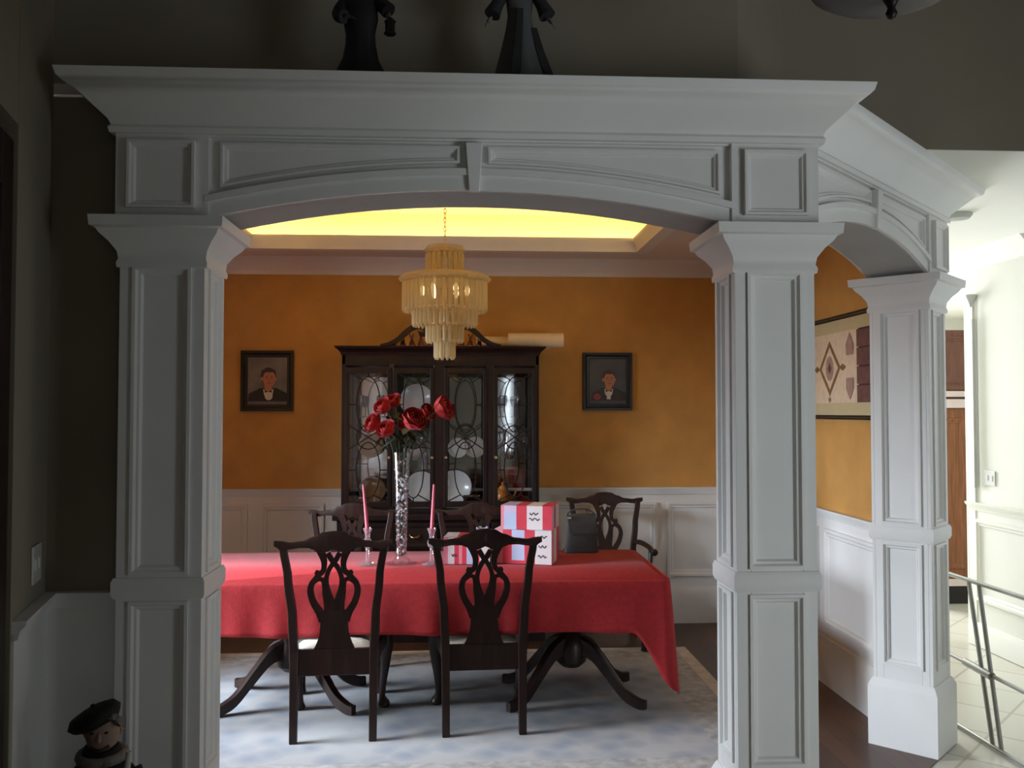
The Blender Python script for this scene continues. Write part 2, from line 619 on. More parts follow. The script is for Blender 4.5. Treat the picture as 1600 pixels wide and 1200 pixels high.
# back wall panels measured from the left corner, right wall panels from the back corner
xb = lambda x: x - XL
LW = [(0, 0.2, 0.9 - 0.0), (0, 1.72, 2.5), (0, 2.62, 3.4)]
wainscot('dining', [(XL, WY1 + 0.10)] + room_path[1:], [(0, 0.1, 0.95), (0, 1.05, 1.85), (1, xb(-2.05), xb(-1.62)), (1, xb(-1.52), xb(-1.05)), (1, xb(-0.97), xb(-0.5)), (1, xb(0.62), xb(1.0)),
                              (1, xb(1.08), xb(1.50)), (1, xb(1.58), xb(2.1)),
                              (2, 0.1, 0.75), (2, 0.85, 1.5), (2, 1.6, 2.3)])

# foyer walls
FL = [(-1.46, 3.25), (-1.365, 2.85), (-1.27, 2.42)]
mb = MB()
mb.loops([[V(-1.46, 3.25, z), V(-1.346, 2.77, z), V(-1.5, 2.74, z), V(-1.6, 3.25, z)] for z in (0, 5.2)])
mb.box(-1.9, -1.7, -2.0, 3.3, 0, 5.2)
mb.loops([[V(-1.365, 2.85, z), V(-1.05, 1.43, z), V(-1.2, 1.40, z), V(-1.5, 2.82, z)] for z in (2.50, 5.2)])
mb.loops([[V(-1.13, 1.80, z), V(-1.05, 1.43, z), V(-1.8, 1.40, z), V(-1.8, 1.7, z)] for z in (0, 2.5)])
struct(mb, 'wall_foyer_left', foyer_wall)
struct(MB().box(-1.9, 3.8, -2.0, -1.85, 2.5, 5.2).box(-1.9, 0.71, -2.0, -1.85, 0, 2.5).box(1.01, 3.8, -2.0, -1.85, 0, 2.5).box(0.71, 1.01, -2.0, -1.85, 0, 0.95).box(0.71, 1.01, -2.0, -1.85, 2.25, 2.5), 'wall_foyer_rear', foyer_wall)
window('window_2', (1.01, -1.85, 0), -X_, Y_, 0.3, 0.95, 2.25, 0.15, 1, 3)
mb = MB().box(3.3, 3.36, -2.0, -0.6, 0, 5.2).box(3.3, 3.36, 1.0, 3.7, 0, 5.2).box(3.3, 3.36, -0.6, 1.0, 0, 0.2).box(3.3, 3.36, -0.6, 1.0, 2.05, 5.2)
struct(mb, 'wall_foyer_right', foyer_wall)
window('window_3', (3.3, 1.0, 0), -Y_, -X_, 1.6, 0.2, 2.05, 0.06, 3, 2)
# added unseen wall just right of the frame, keeps foyer light off the left
mb = MB().loops([[V(0.70, 0.70, z), V(1.26, 1.65, z), V(1.38, 1.58, z), V(0.82, 0.63, z)] for z in (0, 5.2)])
struct(mb, 'wall_added_blocker', foyer_wall)
struct(MB().box(-2, 3.8, -2.0, 3.8, 5.2, 5.3), 'ceiling_foyer', ceil_white)
# high wall over the entablature: straight, angled, straight
UP = [(-1.6, 3.40), (1.07, 3.40), (1.36, 3.70), (3.36, 3.70)]
mb = MB().sweep(UP, [(0, 2.752), (0, 5.2), (-0.03, 5.2), (-0.03, 2.752)])
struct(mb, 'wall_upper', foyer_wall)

# hall
ZH = 2.75
mb = MB().add([V(x, y, z) for z in (ZH, ZH + 0.05) for x, y in ((1.3, 3.702), (3.36, 3.702), (6.2, 3.702), (6.2, 10.5), (XR + 0.1, 10.5), (XR + 0.1, 4.3))],
              [(0, 1, 2, 3, 4, 5), (6, 11, 10, 9, 8, 7), (0, 6, 7, 1), (1, 7, 8, 2), (0, 5, 11, 6)])
struct(mb, 'ceiling_hall', hall_wall)
HX, HY = 3.60, 6.20
mb = MB().box(HX, HX + 0.12, 5.42, HY, 0, ZH).box(HX + 0.12, 4.6, 5.42, 5.52, 0, ZH)
struct(mb, 'wall_hall_right', hall_wall)
mb = MB().box(4.5, 4.6, 3.7, 5.5, 0, 0.25).box(4.5, 4.6, 3.7, 5.5, 2.45, ZH).box(4.5, 4.6, 3.7, 3.86, 0, ZH).box(4.5, 4.6, 5.38, 5.5, 0, ZH).box(3.3, 4.6, 3.66, 3.70, 0, ZH)
struct(mb, 'wall_hall_recess', hall_wall)
struct(MB().box(2.2, 6.2, 10.5, 10.6, 0, ZH).box(6.1, 6.2, 6.2, 10.5, 0, ZH).box(XL, XL + 0.1, 7.0, 10.5, 0, ZH).box(HX + 0.12, 6.2, 6.08, 6.2, 0, ZH), 'wall_hall_far', hall_wall)
hp = [(HX, HY), (HX, 5.42)]
NT += 1
hall_white = hall_wall
wainscot('hall', hp, [(0, 0.10, 0.68)], 0.32, 0.88, hall_white, b=base, rl=[(d, z - 0.05) for d, z in rail])
NT += 1
struct(MB().sweep(hp, [(d, z - ZC + ZH) for d, z in crown]), 'trim_%d' % NT, hall_white, smooth=40)
NT += 1
struct(MB().box(HX - 0.015, HX + 0.135, HY - 0.005, HY + 0.02, 0, 2.45).box(HX - 0.014, HX, HY - 0.09, HY, 0.0, 2.45), 'trim_%d' % NT, hall_white, bevel=0.003)

# foyer left wall dado (white below the chair rail), in front of both wall planes
frail = [(d, z - 0.045) for d, z in rail]
wainscot('foyer_left', [(-1.348, 2.78), (-1.46, 3.25), (-1.17, 3.25)], [], m=white, rl=frail)

# dark wooden door in the foyer's left wall
ud = V(-1.365 + 1.13, 2.85 - 1.80, 0) * -1
ud.normalize()
nd = V(-ud.y, ud.x, 0)
if nd.x < 0:
    nd = -nd
dark_door = mat('dark_door_wood', (0.022, 0.012, 0.009), 0.4, var=0.3, scale=5, stretch=(8, 8, 1))
d = MB()
od = V(-1.355, 2.80, 0) + ud * 0.07
d.obox(od, ud, Z_, nd, (0.0, 0.95), (0.005, 2.44), (-0.06, -0.02))
for a0, a1 in ((0.0, 0.12), (0.83, 0.95)):
    d.obox(od, ud, Z_, nd, (a0, a1), (0.005, 2.44), (-0.02, 0.0))
for z0, z1 in ((0.005, 0.25), (1.0, 1.14), (2.28, 2.44)):
    d.obox(od, ud, Z_, nd, (0.12, 0.83), (z0, z1), (-0.02, 0.0))
door = struct(d, 'door_1', dark_door, bevel=0.004)
h = MB().lathe([(0, 0), (0.03, 0.004), (0.03, 0.01), (0.012, 0.016), (0.012, 0.04), (0.03, 0.05), (0.033, 0.065), (0.022, 0.08), (0, 0.083)], seg=16).build('handle', brass, door, smooth=50)
h.location = od + ud * 0.88 + Z_ * 1.0 + nd * 0.0
h.rotation_euler = nd.to_track_quat('Z', 'Y').to_euler()

# ================================================================== columns
COLH = 2.285


def column(name, label, o, u, n, wid, dep):
    """square panelled column: o = front corner on the floor, u along the front, n outward from the front"""
    o, u, n = V(*o), V(*u), V(*n)
    c = o + u * (wid / 2) - n * (dep / 2)
    rz = math.atan2(u.y, u.x)
    t = thing(name, label, 'column', (c.x, c.y, 0), rz, 'white panelled columns of the dining room openings', 'thing')
    hw, hd, k = wid / 2, dep / 2, 0.016
    s = MB().box(-hw + k, hw - k, -hd + k, hd - k, 0.02, COLH - 0.02)
    ops = [(0.40, 0.985), (1.085, 2.12)]
    mo = MB()
    for (oo, uu, nn, W, e) in ((V(-hw, -hd + k, 0), X_, -Y_, wid, 0), (V(hw - k, -hd, 0), Y_, X_, dep, k), (V(hw, hd - k, 0), -X_, Y_, wid, 0), (V(-hw + k, hd, 0), -Y_, -X_, dep, k)):
        st = 0.05
        s.obox(oo, uu, Z_, nn, (e, st), (0.02, COLH - 0.02), (0, k)).obox(oo, uu, Z_, nn, (W - st, W - e), (0.02, COLH - 0.02), (0, k))
        for z0, z1 in ((0.02, 0.40), (0.985, 1.085), (2.12, COLH - 0.02)):
            s.obox(oo, uu, Z_, nn, (st, W - st), (z0, z1), (0, k))
        for z0, z1 in ops:
            mo.mold(oo, uu, Z_, nn, rect(st - 0.006, W - st + 0.006, z0 - 0.006, z1 + 0.006), 0.032, k + 0.008)
    s.build('shaft', white, t, bevel=0.002)
    mo.build('panel_moulding', white, t, smooth=30)
    ring = [(-hw, -hd), (hw, -hd), (hw, hd), (-hw, hd)]
    cp = [(-0.01, 2.12), (0.008, 2.12), (0.010, 2.135), (0.004, 2.15), (0.008, 2.175), (0.028, 2.205), (0.052, 2.23), (0.060, 2.245), (0.075, 2.25), (0.078, COLH), (-0.01, COLH)]
    MB().sweep(ring, cp, closed=True).box(-hw, hw, -hd, hd, COLH - 0.03, COLH).build('capital', white, t, smooth=40)
    bd = [(-0.01, 1.0), (0.006, 1.0), (0.012, 1.015), (0.012, 1.055), (0.006, 1.07), (-0.01, 1.07)]
    MB().sweep(ring, bd, closed=True).build('band', white, t, smooth=40)
    pl = [(-0.01, 0.0), (0.022, 0.0), (0.022, 0.285), (0.016, 0.30), (0.004, 0.325), (-0.01, 0.325)]
    MB().sweep(ring, pl, closed=True).build('plinth', white, t, smooth=40)
    return t


CLX0, CLX1, CRX0, CRX1, CYF, CDP = -1.165, -0.880, 0.957, 1.244, 3.10, 0.25
column('column', 'white panelled square column on the dark left side, behind the beret doll', (CLX0, CYF, 0), (1, 0, 0), (0, -1, 0), CLX1 - CLX0, CDP)
column('column', 'white panelled square column right of the arched opening, nearer of the two on the right', (CRX0, CYF, 0), (1, 0, 0), (0, -1, 0), CRX1 - CRX0, CDP)
UA = V(R2, R2, 0)
NA = V(R2, -R2, 0)
PW, PD = 0.26, 0.28
column('column', 'white panelled square post at the far end of the angled opening, beside the bright hall', (2.225, 4.16, 0), UA[:], NA[:], PW, PD)


# ================================================================== arched headers
def header(name, label, o, u, n, depth, s0, s1, blocks, z_arch, sag, crown_path, keys, ledge):
    """entablature in frame o,u,n (n outward). Opening from s0 to s1; blocks = pier blocks (a0,a1,back)"""
    o, u, n = V(*o), V(*u), V(*n)
    t = thing(name, label, 'arched header', (0, 0, 0), 0, None, 'thing')
    ztop = 2.62
    mid, half = (s0 + s1) / 2, (s1 - s0) / 2
    Rr = (half * half + sag * sag) / (2 * sag)

    def arch(x):
        q = min(abs(x - mid), half)
        return z_arch + math.sqrt(max(0, Rr * Rr - q * q)) - (Rr - sag)

    def strip(m, x0, x1, lo, hi, n0, n1, N=28):
        ls = []
        for i in range(N + 1):
            x = lerp(x0, x1, i / N)
            a, b = lo(x), hi(x)
            ls.append([o + u * x + Z_ * a + n * n0, o + u * x + Z_ * a + n * n1, o + u * x + Z_ * b + n * n1, o + u * x + Z_ * b + n * n0])
        m.loops(ls)
    body = MB()
    strip(body, s0, s1, arch, lambda x: 2.745, -depth, -0.012)
    body.build('arch_panel', white, t, smooth=30)
    band = MB()
    strip(band, s0, s1, lambda x: arch(x) - 0.0, lambda x: arch(x) + 0.055, -depth - 0.006, 0.006)
    strip(band, s0, s1, lambda x: arch(x) + 0.052, lambda x: arch(x) + 0.075, -depth, 0.018)
    band.build('archivolt', white, t, smooth=30)
    fr = MB()
    strip(fr, s0, s1, lambda x: 2.57, lambda x: 2.63, -0.02, 0.006, 2)
    fr.build('frieze_rail', white, t)
    mo = MB()
    g = 0.012
    for a0, a1 in ((s0 + 0.05, mid - 0.05), (mid + 0.05, s1 - 0.05)):
        N = 14
        low = [(lerp(a0, a1, i / N), arch(lerp(a0, a1, i / N)) + 0.095) for i in range(N + 1)]
        low = [(x, min(z, 2.53)) for x, z in low]
        pts = low + [(a1, 2.552), (a0, 2.552)]
        mo.mold(o - n * 0.012, u, Z_, n, pts, 0.024, 0.02)
    mo.build('panel_moulding', white, t, smooth=30)
    ks = MB()
    for a in keys:
        z0 = arch(mid) - 0.004
        ks.add([o + u * (mid + a + sx * lerp(0.018, 0.03, zz)) + Z_ * lerp(z0, 2.56, zz) + n * nn for zz in (0, 1) for nn in (-0.01, lerp(0.02, 0.03, zz)) for sx in (-1, 1)],
               [(0, 1, 3, 2), (4, 6, 7, 5), (0, 4, 5, 1), (2, 3, 7, 6), (0, 2, 6, 4), (1, 5, 7, 3)])
    ks.build('keystone', white, t, bevel=0.003)
    for a0, a1, pj, bk in blocks:
        b = MB().obox(o, u, Z_, n, (a0, a1), (COLH, 2.745), (-bk, pj))
        b.mold(o + n * pj, u, Z_, n, rect(a0 + 0.042, a1 - 0.042, COLH + 0.035, 2.55), 0.026, 0.02)
        b.build('pier_block', white, t)
    cr = [(-0.02, 2.575), (0.010, 2.575), (0.014, 2.592), (0.006, 2.603), (0.014, 2.62), (0.04, 2.645), (0.075, 2.68), (0.10, 2.705), (0.112, 2.71), (0.125, 2.715), (0.135, 2.725), (0.142, 2.75), (-0.02, 2.75)]
    MB().sweep(crown_path, cr).build('crown_moulding', white, t, smooth=40)
    MB().loops([[V(x, y, 2.742) for x, y in ledge], [V(x, y, 2.749) for x, y in ledge]]).build('ledge', white, t)
    return t


header('arched_header', 'wide white arched header with crown ledge spanning the two front columns', (0, CYF, 0), (1, 0, 0), (0, -1, 0), CDP, CLX1, CRX0,
       [(CLX0 - 0.012, CLX1 + 0.012, 0.015, CDP), (CRX0 - 0.012, CRX1 + 0.012, 0.015, CDP)], COLH + 0.005, 0.108,
       [(CLX0 - 0.02, 3.249), (CLX0 - 0.02, CYF - 0.02), (CRX1 + 0.02, CYF - 0.02), (CRX1 + 0.02, 3.34)], (0,),
       [(CLX0 - 0.03, CYF - 0.03), (CRX1 + 0.03, CYF - 0.03), (CRX1 + 0.03, 3.55), (1.07, 3.40), (CLX0 - 0.03, 3.40)])
# angled header from the right column to the far post
OA = V(2.225, 4.16, 0) - UA * 1.42
e1 = OA + UA * 0.02 + NA * 0.012
e2 = V(2.225, 4.16, 0) + UA * (PW + 0.02) + NA * 0.012
e3 = e2 - NA * (PD + 0.02)
e0 = OA - UA * 0.0
lg = [OA + UA * 0.02, e2 + NA * 0.0, e2 - NA * 0.30, OA + UA * 0.1 - NA * 0.3]
header('arched_header', 'narrow white arched header running back at an angle to the far post', OA[:], UA[:], NA[:], PD, 0.03, 1.42,
       [(1.42 - 0.012, 1.42 + PW + 0.012, 0.012, PD)], COLH + 0.005, 0.115,
       [(e1.x, e1.y), (e2.x, e2.y), (e3.x, e3.y)], (0,), [(p.x, p.y) for p in lg])

# ================================================================== rug
def rug_mat():
    m = bpy.data.materials.new('pale_patterned_rug')
    m.use_nodes = True
    nt = m.node_tree
    b = nt.nodes['Principled BSDF']
    b.inputs['Roughness'].default_value = 0.95
    tc = nt.nodes.new('ShaderNodeTexCoord')
    vo = nt.nodes.new('ShaderNodeTexVoronoi')
    vo.inputs['Scale'].default_value = 7
    no = nt.nodes.new('ShaderNodeTexNoise')
    no.inputs['Scale'].default_value = 5
    no.inputs['Detail'].default_value = 6
    nt.links.new(tc.outputs['Object'], vo.inputs['Vector'])
    nt.links.new(tc.outputs['Object'], no.inputs['Vector'])
    ad = nt.nodes.new('ShaderNodeMath')
    ad.operation = 'MULTIPLY'
    nt.links.new(vo.outputs['Distance'], ad.inputs[0])
    nt.links.new(no.outputs['Fac'], ad.inputs[1])
    r = nt.nodes.new('ShaderNodeValToRGB')
    r.color_ramp.elements[0].position = 0.06
    r.color_ramp.elements[0].color = (0.30, 0.33, 0.38, 1)
    r.color_ramp.elements[1].position = 0.34
    r.color_ramp.elements[1].color = (0.45, 0.45, 0.455, 1)
    nt.links.new(ad.outputs[0], r.inputs[0])
    nt.links.new(r.outputs[0], b.inputs['Base Color'])
    return m


rug_border = mat('rug_border', (0.60, 0.54, 0.44), 0.95, var=0.15, scale=14)
rug_edge = mat('rug_edge', (0.43, 0.42, 0.41), 0.95, var=0.25, scale=18)
RX0, RX1, RY0, RY1 = -1.95, 1.53, 3.90, 6.15
cx, cy = (RX0 + RX1) / 2, (RY0 + RY1) / 2
hx, hy = (RX1 - RX0) / 2, (RY1 - RY0) / 2
mb = MB().box(-hx, hx, -hy, hy, 0.0, 0.010, 1)
mb.add([V(x, y, 0.0104) for x, y in rect(-hx + 0.08, hx - 0.08, -hy + 0.08, hy - 0.08)], [(0, 1, 2, 3)], 2)
mb.add([V(x, y, 0.0108) for x, y in rect(-hx + 0.30, hx - 0.30, -hy + 0.30, hy - 0.30)], [(0, 1, 2, 3)], 0)
rug = mb.build('rug', [rug_mat(), rug_border, rug_edge])
rug.location = (cx, cy, 0.0005)
tag(rug, 'large pale blue-grey patterned rug under the dining table', 'rug')
ZR = 0.0115

# ================================================================== dining table and cloth
TBX0, TBX1, TBY0, TBY1, TBZ = -1.50, 1.075, 4.635, 5.625, 0.755
tcx, tcy = (TBX0 + TBX1) / 2, (TBY0 + TBY1) / 2
tb = thing('dining_table', 'long dark double-pedestal dining table under the red cloth', 'table', (tcx, tcy, ZR))
hx, hy = (TBX1 - TBX0) / 2, (TBY1 - TBY0) / 2


def round_rect(hx, hy, r, n=5, step=None):
    pts = []
    for (sx, sy, a0) in ((1, -1, -PI / 2), (1, 1, 0), (-1, 1, PI / 2), (-1, -1, PI)):
        for k in range(n + 1):
            a = a0 + PI / 2 * k / n
            pts.append((sx * (hx - r) + math.cos(a) * r, sy * (hy - r) + math.sin(a) * r))
    if step:
        out = []
        for i in range(len(pts)):
            a, b = pts[i], pts[(i + 1) % len(pts)]
            L = math.hypot(b[0] - a[0], b[1] - a[1])
            N = max(1, int(L / step))
            for k in range(N):
                out.append((lerp(a[0], b[0], k / N), lerp(a[1], b[1], k / N)))
        return out
    return pts


ol = round_rect(hx - 0.006, hy - 0.006, 0.05)
MB().loops([[V(x * s, y * s, z) for x, y in ol] for s, z in ((0.99, 0.715 - ZR), (1, 0.722 - ZR), (1, 0.748 - ZR), (0.995, TBZ - ZR))]).build('tabletop', mahogany, tb, smooth=40)
MB().box(-hx + 0.12, hx - 0.12, -hy + 0.10, -hy + 0.125, 0.63, 0.705).box(-hx + 0.12, hx - 0.12, hy - 0.125, hy - 0.10, 0.63, 0.705)\
    .box(-hx + 0.10, -hx + 0.125, -hy + 0.1, hy - 0.1, 0.63, 0.705).box(hx - 0.125, hx - 0.10, -hy + 0.1, hy - 0.1, 0.63, 0.705).build('apron', mahogany, tb)
for px in (-0.95, 0.62):
    x = px - tcx
    pd = MB().lathe([(0.10, 0.705), (0.11, 0.68), (0.06, 0.66), (0.05, 0.60), (0.075, 0.52), (0.095, 0.45), (0.085, 0.39), (0.05, 0.36), (0.075, 0.33), (0.09, 0.28), (0.085, 0.20), (0.05, 0.17), (0.0, 0.165)], (x, 0, 0), 24)
    pd.box(x - 0.16, x + 0.16, -0.3, 0.3, 0.66, 0.704)
    ped = pd.build('pedestal', mahogany, tb, smooth=40)
    for sx in (-1, 1):
        for sy in (-1, 1):
            ang = math.atan2(sy * 0.26, sx * 0.36)
            cA, sA = math.cos(ang), math.sin(ang)
            pts = catmull([(0.05, 0.30), (0.14, 0.27), (0.24, 0.17), (0.33, 0.075), (0.41, 0.035), (0.46, 0.03)], 5)
            N = len(pts)
            lg_ = MB()
            ls = []
            for i, (r, z) in enumerate(pts):
                tt = i / (N - 1)
                wd, ht = lerp(0.055, 0.035, tt), lerp(0.11, 0.05, tt ** 0.7)
                z = max(z, ht / 2 + 0.002)
                c = V(x + cA * r, sA * r, z)
                side = V(-sA, cA, 0)
                ls.append([c + side * (wd / 2) - Z_ * (ht / 2), c + side * (wd / 2) + Z_ * (ht / 2) * 0.8, c + Z_ * (ht / 2), c - side * (wd / 2) + Z_ * (ht / 2) * 0.8, c - side * (wd / 2) - Z_ * (ht / 2)])
            lg_.loops(ls)
            lg_.build('leg', mahogany, ped, smooth=50)

# the cloth: flat top, hanging skirt with folds and corner tails
per = round_rect(hx + 0.004, hy + 0.004, 0.045, 6, 0.022)
N = len(per)
tot = 0
ss = []
for i in range(N):
    ss.append(tot)
    a, b = per[i], per[(i + 1) % N]
    tot += math.hypot(b[0] - a[0], b[1] - a[1])
corners = [(hx, -hy), (hx, hy), (-hx, hy), (-hx, -hy)]
K = 12
top_z = TBZ + 0.004
rows = []
for k in range(K + 1):
    row = []
    for i, (x, y) in enumerate(per):
        px_, py_ = per[i - 1]
        qx, qy = per[(i + 1) % N]
        tx, ty = qx - px_, qy - py_
        L = math.hypot(tx, ty)
        nx, ny = ty / L, -tx / L
        dist, ci = min((math.hypot(x - c[0], y - c[1]), j) for j, c in enumerate(corners))
        drop = 0.262 if abs(ny) > 0.7 else 0.30
        tail = max(0.0, 1 - dist / (0.20 if ci else 0.19))
        extra = (0.34 if ci == 0 else 0.30) * tail ** 1.3
        drop += extra
        t = k / K
        s_ = ss[i]
        amp = 0.016 * t * (0.6 + 0.4 * math.sin(s_ * 2.3 + 1)) + 0.012 * tail * t
        wave = math.sin(s_ * 26 + 1.3 * math.sin(s_ * 5)) * 0.6 + math.sin(s_ * 11 + 0.7) * 0.4
        fl = 0.006 + 0.022 * t + amp * (wave + 0.6)
        dz = drop * t
        rnd = 0.0
        if k == 0:
            fl = 0.0
        if k == 1:
            dz = 0.012
            fl = 0.006
        fl -= 0.02 * tail * t
        row.append(V(x + nx * fl, y + ny * fl, top_z - TBZ * 0 - dz + 0.006 * math.sin(s_ * 7) * (t > 0.99)))
    rows.append(row)
mb = MB()
gx, gy = 30, 12
mb.loops(rows, True, False)
# top, a fan of quads kept flat: centre grid
mb.add([V(x, y, top_z) for x, y in per], [tuple(range(N))])
inner = None
cl = mb.build('tablecloth', cloth_red, None, smooth=60)
cl.location = (tcx, tcy, 0)
so = cl.modifiers.new('thick', 'SOLIDIFY')
so.thickness = 0.0025
so.offset = 1
tag(cl, 'red cloth draped over the dining table with a long hanging corner', 'tablecloth')
ZT_ = top_z + 0.004


# ================================================================== chairs
def rake(z):
    if z < 0.44:
        return lerp(-0.262, -0.225, z / 0.44)
    q = (z - 0.44) / 0.58
    return -0.225 - 0.075 * q ** 1.3


def make_chair(label, arms=False, group='carved mahogany dining chairs'):
    t = thing('armchair' if arms else 'dining_chair', label, 'chair', (0, 0, 0), 0, None if arms else group)
    for sx in (-1, 1):
        pts, sz = [], []
        for z, x, a, b in ((0, 0.192, 0.038, 0.036), (0.2, 0.193, 0.04, 0.038), (0.40, 0.194, 0.042, 0.046)):
            pts.append((sx * x, rake(z), z))
            sz.append((a, b))
        MB().vloft(pts, sz).build('leg', mahogany, t, bevel=0.004)
        pts, sz = [], []
        for i in range(13):
            z = lerp(0.39, 0.975, i / 12)
            x = interp(z, [(0.39, 0.194), (0.6, 0.202), (0.8, 0.222), (0.975, 0.245)])
            pts.append((sx * x, rake(z), z))
            sz.append((lerp(0.046, 0.037, i / 12), lerp(0.046, 0.026, i / 12)))
        MB().vloft(pts, sz).build('back_post', mahogany, t, bevel=0.005)
        P = catmull([(sx * 0.232, 0.205, 0.43, 0.034), (sx * 0.242, 0.225, 0.36, 0.038), (sx * 0.238, 0.228, 0.27, 0.030), (sx * 0.226, 0.218, 0.16, 0.021), (sx * 0.220, 0.222, 0.075, 0.017),
                     (sx * 0.224, 0.236, 0.04, 0.024), (sx * 0.228, 0.246, 0.018, 0.034), (sx * 0.228, 0.246, 0.0, 0.026)], 4)
        MB().tube([p[:3] for p in P], [p[3] for p in P], 12).build('leg', mahogany, t, smooth=60)
    fr = MB()
    for sx in (-1, 1):
        fr.loops([[V(sx * xx, y, z) for xx, z in ((x - 0.012, 0.355), (x + 0.012, 0.355), (x + 0.012, 0.44), (x - 0.012, 0.44))] for x, y in ((0.194, -0.225), (0.238, 0.225))])
    fr.box(-0.245, 0.245, 0.215, 0.240, 0.355, 0.44).box(-0.19, 0.19, -0.238, -0.212, 0.315, 0.445)
    fr.build('seat_frame', mahogany, t, bevel=0.004)
    # cushion
    cu = MB()
    nu = 12
    vs, fs = [], []
    for j in range(nu + 1):
        for i in range(nu + 1):
            uu, vv = 2 * i / nu - 1, 2 * j / nu - 1
            y = lerp(-0.205, 0.232, j / nu)
            hw_ = lerp(0.185, 0.238, j / nu)
            e = (1 - abs(uu) ** 5) * (1 - abs(vv) ** 5)
            vs.append(V(uu * hw_, y, 0.440 + 0.042 * e ** 0.6))
    for j in range(nu):
        for i in range(nu):
            a = j * (nu + 1) + i
            fs.append((a, a + 1, a + nu + 2, a + nu + 1))
    b0 = len(vs)
    vs += [V(x, y, 0.43) for x, y in ((-0.185, -0.205), (0.185, -0.205), (0.238, 0.232), (-0.238, 0.232))]
    fs.append((b0, b0 + 3, b0 + 2, b0 + 1))
    cu.add(vs, fs)
    cu.build('seat', cream_seat, t, smooth=60)
    # pierced splat
    T = 0.009
    fn = lambda x, z, sd: V(x, rake(z) + 0.002 + sd * T, z)
    sp = MB()
    for sx in (-1, 1):
        def st(pts, wd):
            c = catmull([(sx * a * 1.06, b, w_ * 1.28) for (a, b), w_ in zip(pts, wd)], 6)
            sp.ribbon([(p[0], p[1]) for p in c], [p[2] for p in c], fn)
        # outer strap: shoulder, volute, bulge, waist, base
        st([(0.068, 0.955), (0.052, 0.915), (0.044, 0.875), (0.050, 0.835), (0.078, 0.815)], [0.034, 0.028, 0.022, 0.020, 0.026])
        st([(0.086, 0.832), (0.072, 0.822), (0.078, 0.800), (0.100, 0.775), (0.108, 0.735), (0.095, 0.680), (0.068, 0.630), (0.050, 0.585)], [0.014, 0.022, 0.026, 0.022, 0.024, 0.026, 0.030, 0.036])
        # crossing inner straps
        st([(-0.028, 0.925), (-0.006, 0.885), (0.018, 0.850), (0.034, 0.805), (0.034, 0.760), (0.020, 0.700), (0.006, 0.640)], [0.020, 0.020, 0.018, 0.018, 0.020, 0.026, 0.034])
        st([(0.078, 0.795), (0.052, 0.790), (0.044, 0.760), (0.040, 0.72), (0.030, 0.66), (0.026, 0.60)], [0.014, 0.016, 0.018, 0.022, 0.028, 0.036])
    # solid lower part flaring to the shoe
    zs = [0.640, 0.60, 0.56, 0.53, 0.50, 0.47, 0.445, 0.42]
    ws = [0.052, 0.066, 0.068, 0.070, 0.076, 0.088, 0.100, 0.104]
    sp.loops([[fn(-w_, z, -1), fn(w_, z, -1), fn(w_, z, 1), fn(-w_, z, 1)] for z, w_ in zip(zs, ws)])
    sp.build('splat', mahogany, t, bevel=0.002)
    # crest rail with raised centre and ears
    top = [(0, 1.034), (0.045, 1.030), (0.095, 1.008), (0.15, 0.988), (0.21, 0.982), (0.25, 0.990), (0.285, 0.992)]
    bot = [(0, 0.948), (0.03, 0.935), (0.065, 0.925), (0.092, 0.945), (0.12, 0.955), (0.16, 0.956), (0.21, 0.950), (0.245, 0.945), (0.285, 0.968)]
    cr = MB()
    ls = []
    for i in range(45):
        x = lerp(-0.283, 0.283, i / 44)
        a, b = interp(abs(x), bot), interp(abs(x), top)
        ym = rake(0.985) - 0.006 - 0.012 * (abs(x) / 0.28) ** 2
        th = lerp(0.015, 0.011, abs(x) / 0.28)
        ls.append([V(x, ym - th, a), V(x, ym + th, a), V(x, ym + th, lerp(a, b, 0.75)), V(x, ym + th * 0.5, b), V(x, ym - th * 0.5, b), V(x, ym - th, lerp(a, b, 0.75))])
    cr.loops(ls)
    cr.build('crest_rail', mahogany, t, smooth=40)
    if arms:
        for sx in (-1, 1):
            P = catmull([(sx * 0.21, rake(0.67) + 0.01, 0.675, 0.017), (sx * 0.245, -0.14, 0.685, 0.018), (sx * 0.285, -0.03, 0.672, 0.018), (sx * 0.300, 0.06, 0.655, 0.020), (sx * 0.310, 0.10, 0.650, 0.026), (sx * 0.312, 0.115, 0.648, 0.02)], 5)
            arm = MB().tube([p[:3] for p in P], [p[3] for p in P], 10).build('arm', mahogany, t, smooth=60)
            P = catmull([(sx * 0.225, 0.06, 0.40, 0.019), (sx * 0.25, 0.085, 0.47, 0.018), (sx * 0.285, 0.06, 0.56, 0.016), (sx * 0.295, 0.03, 0.655, 0.016)], 5)
            MB().tube([p[:3] for p in P], [p[3] for p in P], 10).build('arm_support', mahogany, arm, smooth=60)
    return t


chair = make_chair('dark carved dining chair seen from behind, nearest the left column')
chair.location = (-0.645, 4.745, ZR)
chair.rotation_euler = (0, 0, math.radians(3))
dup(chair, (0.100, 4.795, ZR), math.radians(2.5), 'dark carved dining chair seen from behind, in front of the wrapped gifts')
dup(chair, (-0.700, 5.50, ZR), PI, 'dark dining chair across the table, behind the left candle')
dup(chair, (0.105, 5.50, ZR), PI, 'dark dining chair across the table, behind the right candle and gifts')
ach = make_chair('dark carved armchair with open arms against the back wall, right of the cabinet', True)
ach.location = (1.03, 6.32, 0.0)
ach.rotation_euler = (0, 0, PI - math.radians(4))


